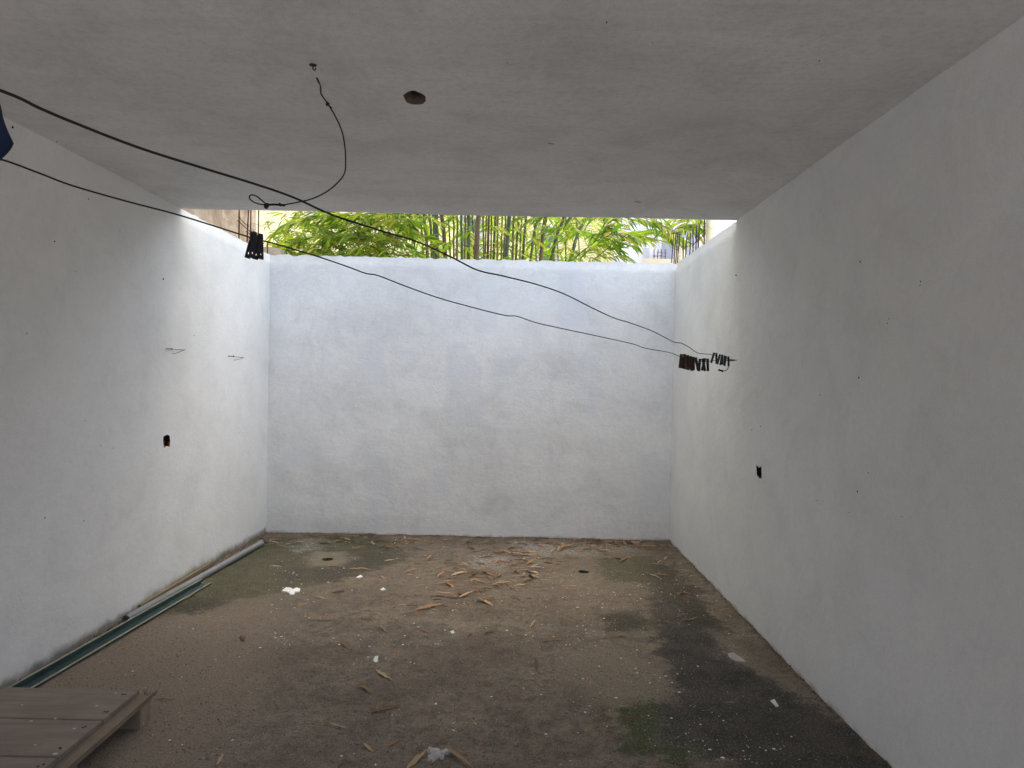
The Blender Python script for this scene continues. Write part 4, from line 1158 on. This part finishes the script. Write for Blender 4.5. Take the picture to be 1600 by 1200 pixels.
named_leaf((830,964),(856,955),1,'pale thin leaf beyond the orange-tan one',.7)
named_leaf((884,966),(914,976),9,'dark twig-like leaf right of the pale thin one',.45)
named_leaf((829,982),(838,968),6,'small dark forked leaf above the orange-tan one',.9)
named_leaf((1058,935),(1084,937),1,'orange leaf at the top of the dark mould patch',1.1)
named_leaf((1015,898),(1034,905),2,'orange-brown leaf on the right moss patch',1.4)
named_leaf((612,1000),(632,996),5,'thin dark leaf near the floor centre',.7)
named_leaf((594,978),(606,990),6,'small dark leaf right of the long straight tan one',1.0)
named_leaf((792,1003),(812,1001),9,'tiny dark leaf sliver at the floor centre',.5)
named_leaf((1034,1192),(1062,1198),9,'dark leaf sliver at the front by the green moss',.6)
named_leaf((527,1200),(545,1188),7,'dark leaf scrap at the front edge of the floor',1.2)
named_leaf((340,1196),(350,1176),6,'dark leaf scrap in the front left dirt',1.2)
named_leaf((630,895),(664,888),0,'brown leaf on the bare floor right of the left moss',.8)
named_leaf((600,877),(617,874),3,'orange upright leaf at the right end of the left moss',1.4)
cnt = [34]
def litter(n, x0, x1, y0, y1, Lr, label, ell=None, pile=0.0):
    c = 0
    while c < n:
        px = rnd.uniform(x0, x1); py = rnd.uniform(y0, y1)
        if ell:
            ex, ey, ea, eb = ell
            if ((px-ex)/ea)**2 + ((py-ey)/eb)**2 > rnd.uniform(.3, 1.0): continue
        q = on_floor(px, py)
        if q.x < XL + .06 or q.x > XR - .05 or q.y > YB - .03: continue
        dry_leaf(q.x, q.y, rnd.gauss(0.2, .75) if rnd.random() < .7 else rnd.uniform(0, 6.28), rnd.uniform(*Lr), rnd.randrange(12), label, GL, rnd.uniform(-.15, .22)*(1 if pile else .3), rnd.uniform(.75, 1.3), rnd.uniform(0, pile)); c += 1; cnt[0] += 1
litter(50, 860, 1060, 846, 864, (.07, .17), 'dry brown leaf in the thick litter at the right foot of the back wall', None, .02)
litter(38, 420, 880, 838, 858, (.07, .16), 'dry brown leaf along the left foot of the back wall', None, .01)
litter(40, 680, 800, 876, 955, (.08, .19), 'dry tan leaf in the main pile at the back of the floor', (735, 912, 58, 40), .018)
litter(42, 730, 900, 858, 930, (.08, .19), 'dry tan leaf in the pile nearest the back drain', (806, 888, 80, 34), .018)
litter(28, 640, 1000, 850, 880, (.08, .18), 'dry brown leaf scattered in front of the back wall', None, .006)
litter(8, 1010, 1060, 866, 905, (.08, .15), 'dry orange leaf by the right back corner', None, .01)
litter(12, 1060, 1180, 880, 985, (.06, .13), 'dry brown leaf scrap at the foot of the right wall', None, .006)
litter(30, 540, 1000, 885, 1000, (.04, .13), 'dry brown leaf alone on the open middle floor', None, .0)
litter(8, 430, 560, 880, 990, (.05, .12), 'dry brown leaf scrap on the open left floor', None, .0)
litter(10, 350, 900, 1000, 1190, (.03, .07), 'tiny dry leaf scrap on the front floor', None, .0)

frag = MB()
def fragment(x, y, L, w):
    a = rnd.gauss(.0, .22) if YB - y < .12 else (rnd.gauss(.1, .6) if rnd.random() < .6 else rnd.uniform(0, 6.28)); z = floor_z(x, y) + rnd.uniform(.001, .012)
    d = Vector((math.cos(a), math.sin(a), rnd.uniform(-.08, .12))); sd_ = Vector((-math.sin(a), math.cos(a), rnd.uniform(-.5, .5)))*w
    c = Vector((x, y, z)); u = Vector((0, 0, rnd.uniform(.002, .010)))
    frag.add([c - d*L*.5, c - d*L*.15 - sd_*.5 + u, c - d*L*.1 + sd_*.5 + u*.6, c + d*L*.25 - sd_*.4 + u*.8, c + d*L*.25 + sd_*.4 + u*.5, c + d*L*.5], [(0,1,2), (1,3,4,2), (3,5,4)])
for n_, x0, x1, y0, y1, L0, L1_, w_ in ((200, 870, 1062, 846, 860, .03, .11, .008), (420, 420, 1050, 836, 851, .03, .12, .009), (260, 640, 900, 855, 960, .02, .10, .006), (190, 600, 1060, 848, 900, .02, .09, .006),
                                       (230, 420, 1050, 890, 1190, .015, .06, .004), (60, 1050, 1330, 870, 1130, .02, .06, .005)):
    for k in range(n_):
        q = on_floor(rnd.uniform(x0, x1), rnd.uniform(y0, y1))
        if XL + .12 < q.x < XR - .03 and q.y < YB - .02: fragment(q.x, q.y, rnd.uniform(L0, L1_), w_*rnd.uniform(.6, 1.3))
tag(frag.build('leaf_litter', MAT['dry']), kind='stuff')

# ------------------------------------------------------------------ scraps, chips and grit
def flake_poly(pts_px, z, thick, name, mat, label, cat, wav=.004):
    P = [on_floor(*p) for p in pts_px]; c = sum(P, Vector())/len(P); mb = MB(); n = len(P)
    zz = floor_z(c.x, c.y)
    top = [Vector((p_.x - c.x, p_.y - c.y, z + thick + rnd.uniform(-wav, wav))) for p_ in P]
    bot = [Vector((p_.x - c.x, p_.y - c.y, -.004)) for p_ in P]
    mid = Vector((0, 0, z + thick + wav))
    mb.add(top + bot + [mid], [(k, (k+1) % n, 2*n) for k in range(n)] + [(n+k, n+(k+1) % n, (k+1) % n, k) for k in range(n)])
    o = mb.build(name, mat); o.location = (c.x, c.y, zz); return tag(o, label, cat)
flake_poly([(440,925),(447,920),(455,920),(458,923),(463,920),(469,922),(468,926),(461,927),(460,930),(453,931),(451,927),(446,926)], .002, .006, 'paper_scrap', MAT['paint_chip'], 'largest white torn scrap, beside the left moss patch', 'scrap', .005)
flake_poly([(583,1032),(586,1026),(591,1027),(590,1034),(585,1036)], .001, .004, 'paint_flake', MAT['paint_chip'], 'white flake on the floor left of centre', 'flake')
flake_poly([(556,903),(563,900),(567,901),(562,904)], .001, .003, 'paint_flake', MAT['paint_chip'], 'white flake at the edge of the left moss', 'flake')
flake_poly([(594,921),(599,919),(603,922),(597,923)], .001, .003, 'paint_flake', MAT['paint_chip'], 'white sliver right of the left moss', 'flake')
flake_poly([(1204,1095),(1210,1092),(1217,1102),(1213,1104)], .001, .003, 'paint_flake', MAT['paint_chip'], 'white flake on the dark mould patch', 'flake')
flake_poly([(1137,1021),(1146,1020),(1160,1029),(1166,1035),(1150,1033),(1139,1027)], .0, .003, 'mortar_smear', MAT['mortar'], 'pale rough mortar smear at the edge of the mould', 'mortar', .003)
flake_poly([(703,988),(708,985),(711,988),(706,990)], .001, .003, 'paint_flake', MAT['paint_chip'], 'white flake near the middle of the floor', 'flake')
# scattered chips and grit grains, uncountable
chips = MB(); grains = MB()
def chip(mb, x, y, r, h):
    z = floor_z(x, y); n = rnd.randint(4, 6); a0 = rnd.uniform(0, 6)
    ring = [Vector((x + r*math.cos(a0 + 2*math.pi*k/n)*rnd.uniform(.5, 1.2), y + r*math.sin(a0 + 2*math.pi*k/n)*rnd.uniform(.5, 1.2), z + rnd.uniform(.0, h*.5))) for k in range(n)]
    mb.add(ring + [Vector((x, y, z + h))], [(k, (k+1) % n, n) for k in range(n)])
for k in range(2400):
    u = rnd.random()
    if u < .55: px, py = rnd.uniform(420, 1150), rnd.uniform(850, 1010)
    elif u < .8: px, py = rnd.uniform(880, 1330), rnd.uniform(900, 1195)
    else: px, py = rnd.uniform(150, 1100), rnd.uniform(960, 1195)
    q = on_floor(px, py)
    if noise.noise(Vector((q.x*1.7, q.y*1.7, 40))) + .5*noise.noise(Vector((q.x*5, q.y*5, 41))) < rnd.uniform(-.25, .45): continue
    if XL + .2 < q.x < XR - .04 and q.y < YB - .03: chip(chips, q.x, q.y, .0022 + .007*rnd.random()**4, .003)
for k in range(3500):
    q = on_floor(rnd.uniform(60, 1330), 845 + 350*rnd.random()**1.3)
    if XL + .2 < q.x < XR - .03 and q.y < YB - .03: chip(grains, q.x, q.y, rnd.uniform(.002, .006), rnd.uniform(.003, .006))
# dirt and crumbs in the joints of floor and walls
for k in range(1500):
    u = rnd.random()
    if u < .4: x, y = rnd.uniform(XL, XR), YB - abs(rnd.gauss(0, .02)) - .004
    elif u < .6: x, y = XR - abs(rnd.gauss(0, .012)) - .003, rnd.uniform(2.4, YB)
    else: x, y = XL + abs(rnd.gauss(0, .03)) + .004, rnd.uniform(3.2, YB)
    chip(grains, x, y, rnd.uniform(.004, .011), rnd.uniform(.004, .011))
tag(chips.build('paint_chips', MAT['paint_chip']), kind='stuff'); tag(grains.build('grit', MAT['grit']), kind='stuff')
# clear plastic scrap at the bottom
tp_ = NT('clear_film'); gl = tp_.n('ShaderNodeBsdfPrincipled'); gl.inputs['Base Color'].default_value = (.9, .9, .92, 1); gl.inputs['Roughness'].default_value = .12
gl.inputs['Alpha'].default_value = 0.30; tp_.l(gl.outputs[0], tp_.out.inputs['Surface'])
c = on_floor(684, 1179); mb = MB(); n = 12; vs = []; fs = []
for j in range(n):
    for i in range(n):
        x = (i/(n-1) - .5)*.10; y = (j/(n-1) - .5)*.11
        a = math.atan2(y, x); lim = .042 + .010*math.sin(3*a + 1) + .006*math.sin(5*a); rr = math.hypot(x, y)
        if rr > lim: x *= lim/rr; y *= lim/rr
        vs.append((x, y, .012 + .017*noise.noise(Vector((x*45, y*45, 7))) + .008*noise.noise(Vector((x*120, y*120, 3))) - 3.5*rr*rr))
for j in range(n-1):
    for i in range(n-1): fs.append((j*n+i, j*n+i+1, (j+1)*n+i+1, (j+1)*n+i))
mb.add(vs, fs); o = mb.build('plastic_wrap', tp_.m, None, False); o.location = (c.x, c.y, floor_z(c.x, c.y) + .003)
tag(o, 'crumpled clear plastic scrap at the front edge of the floor', 'plastic')
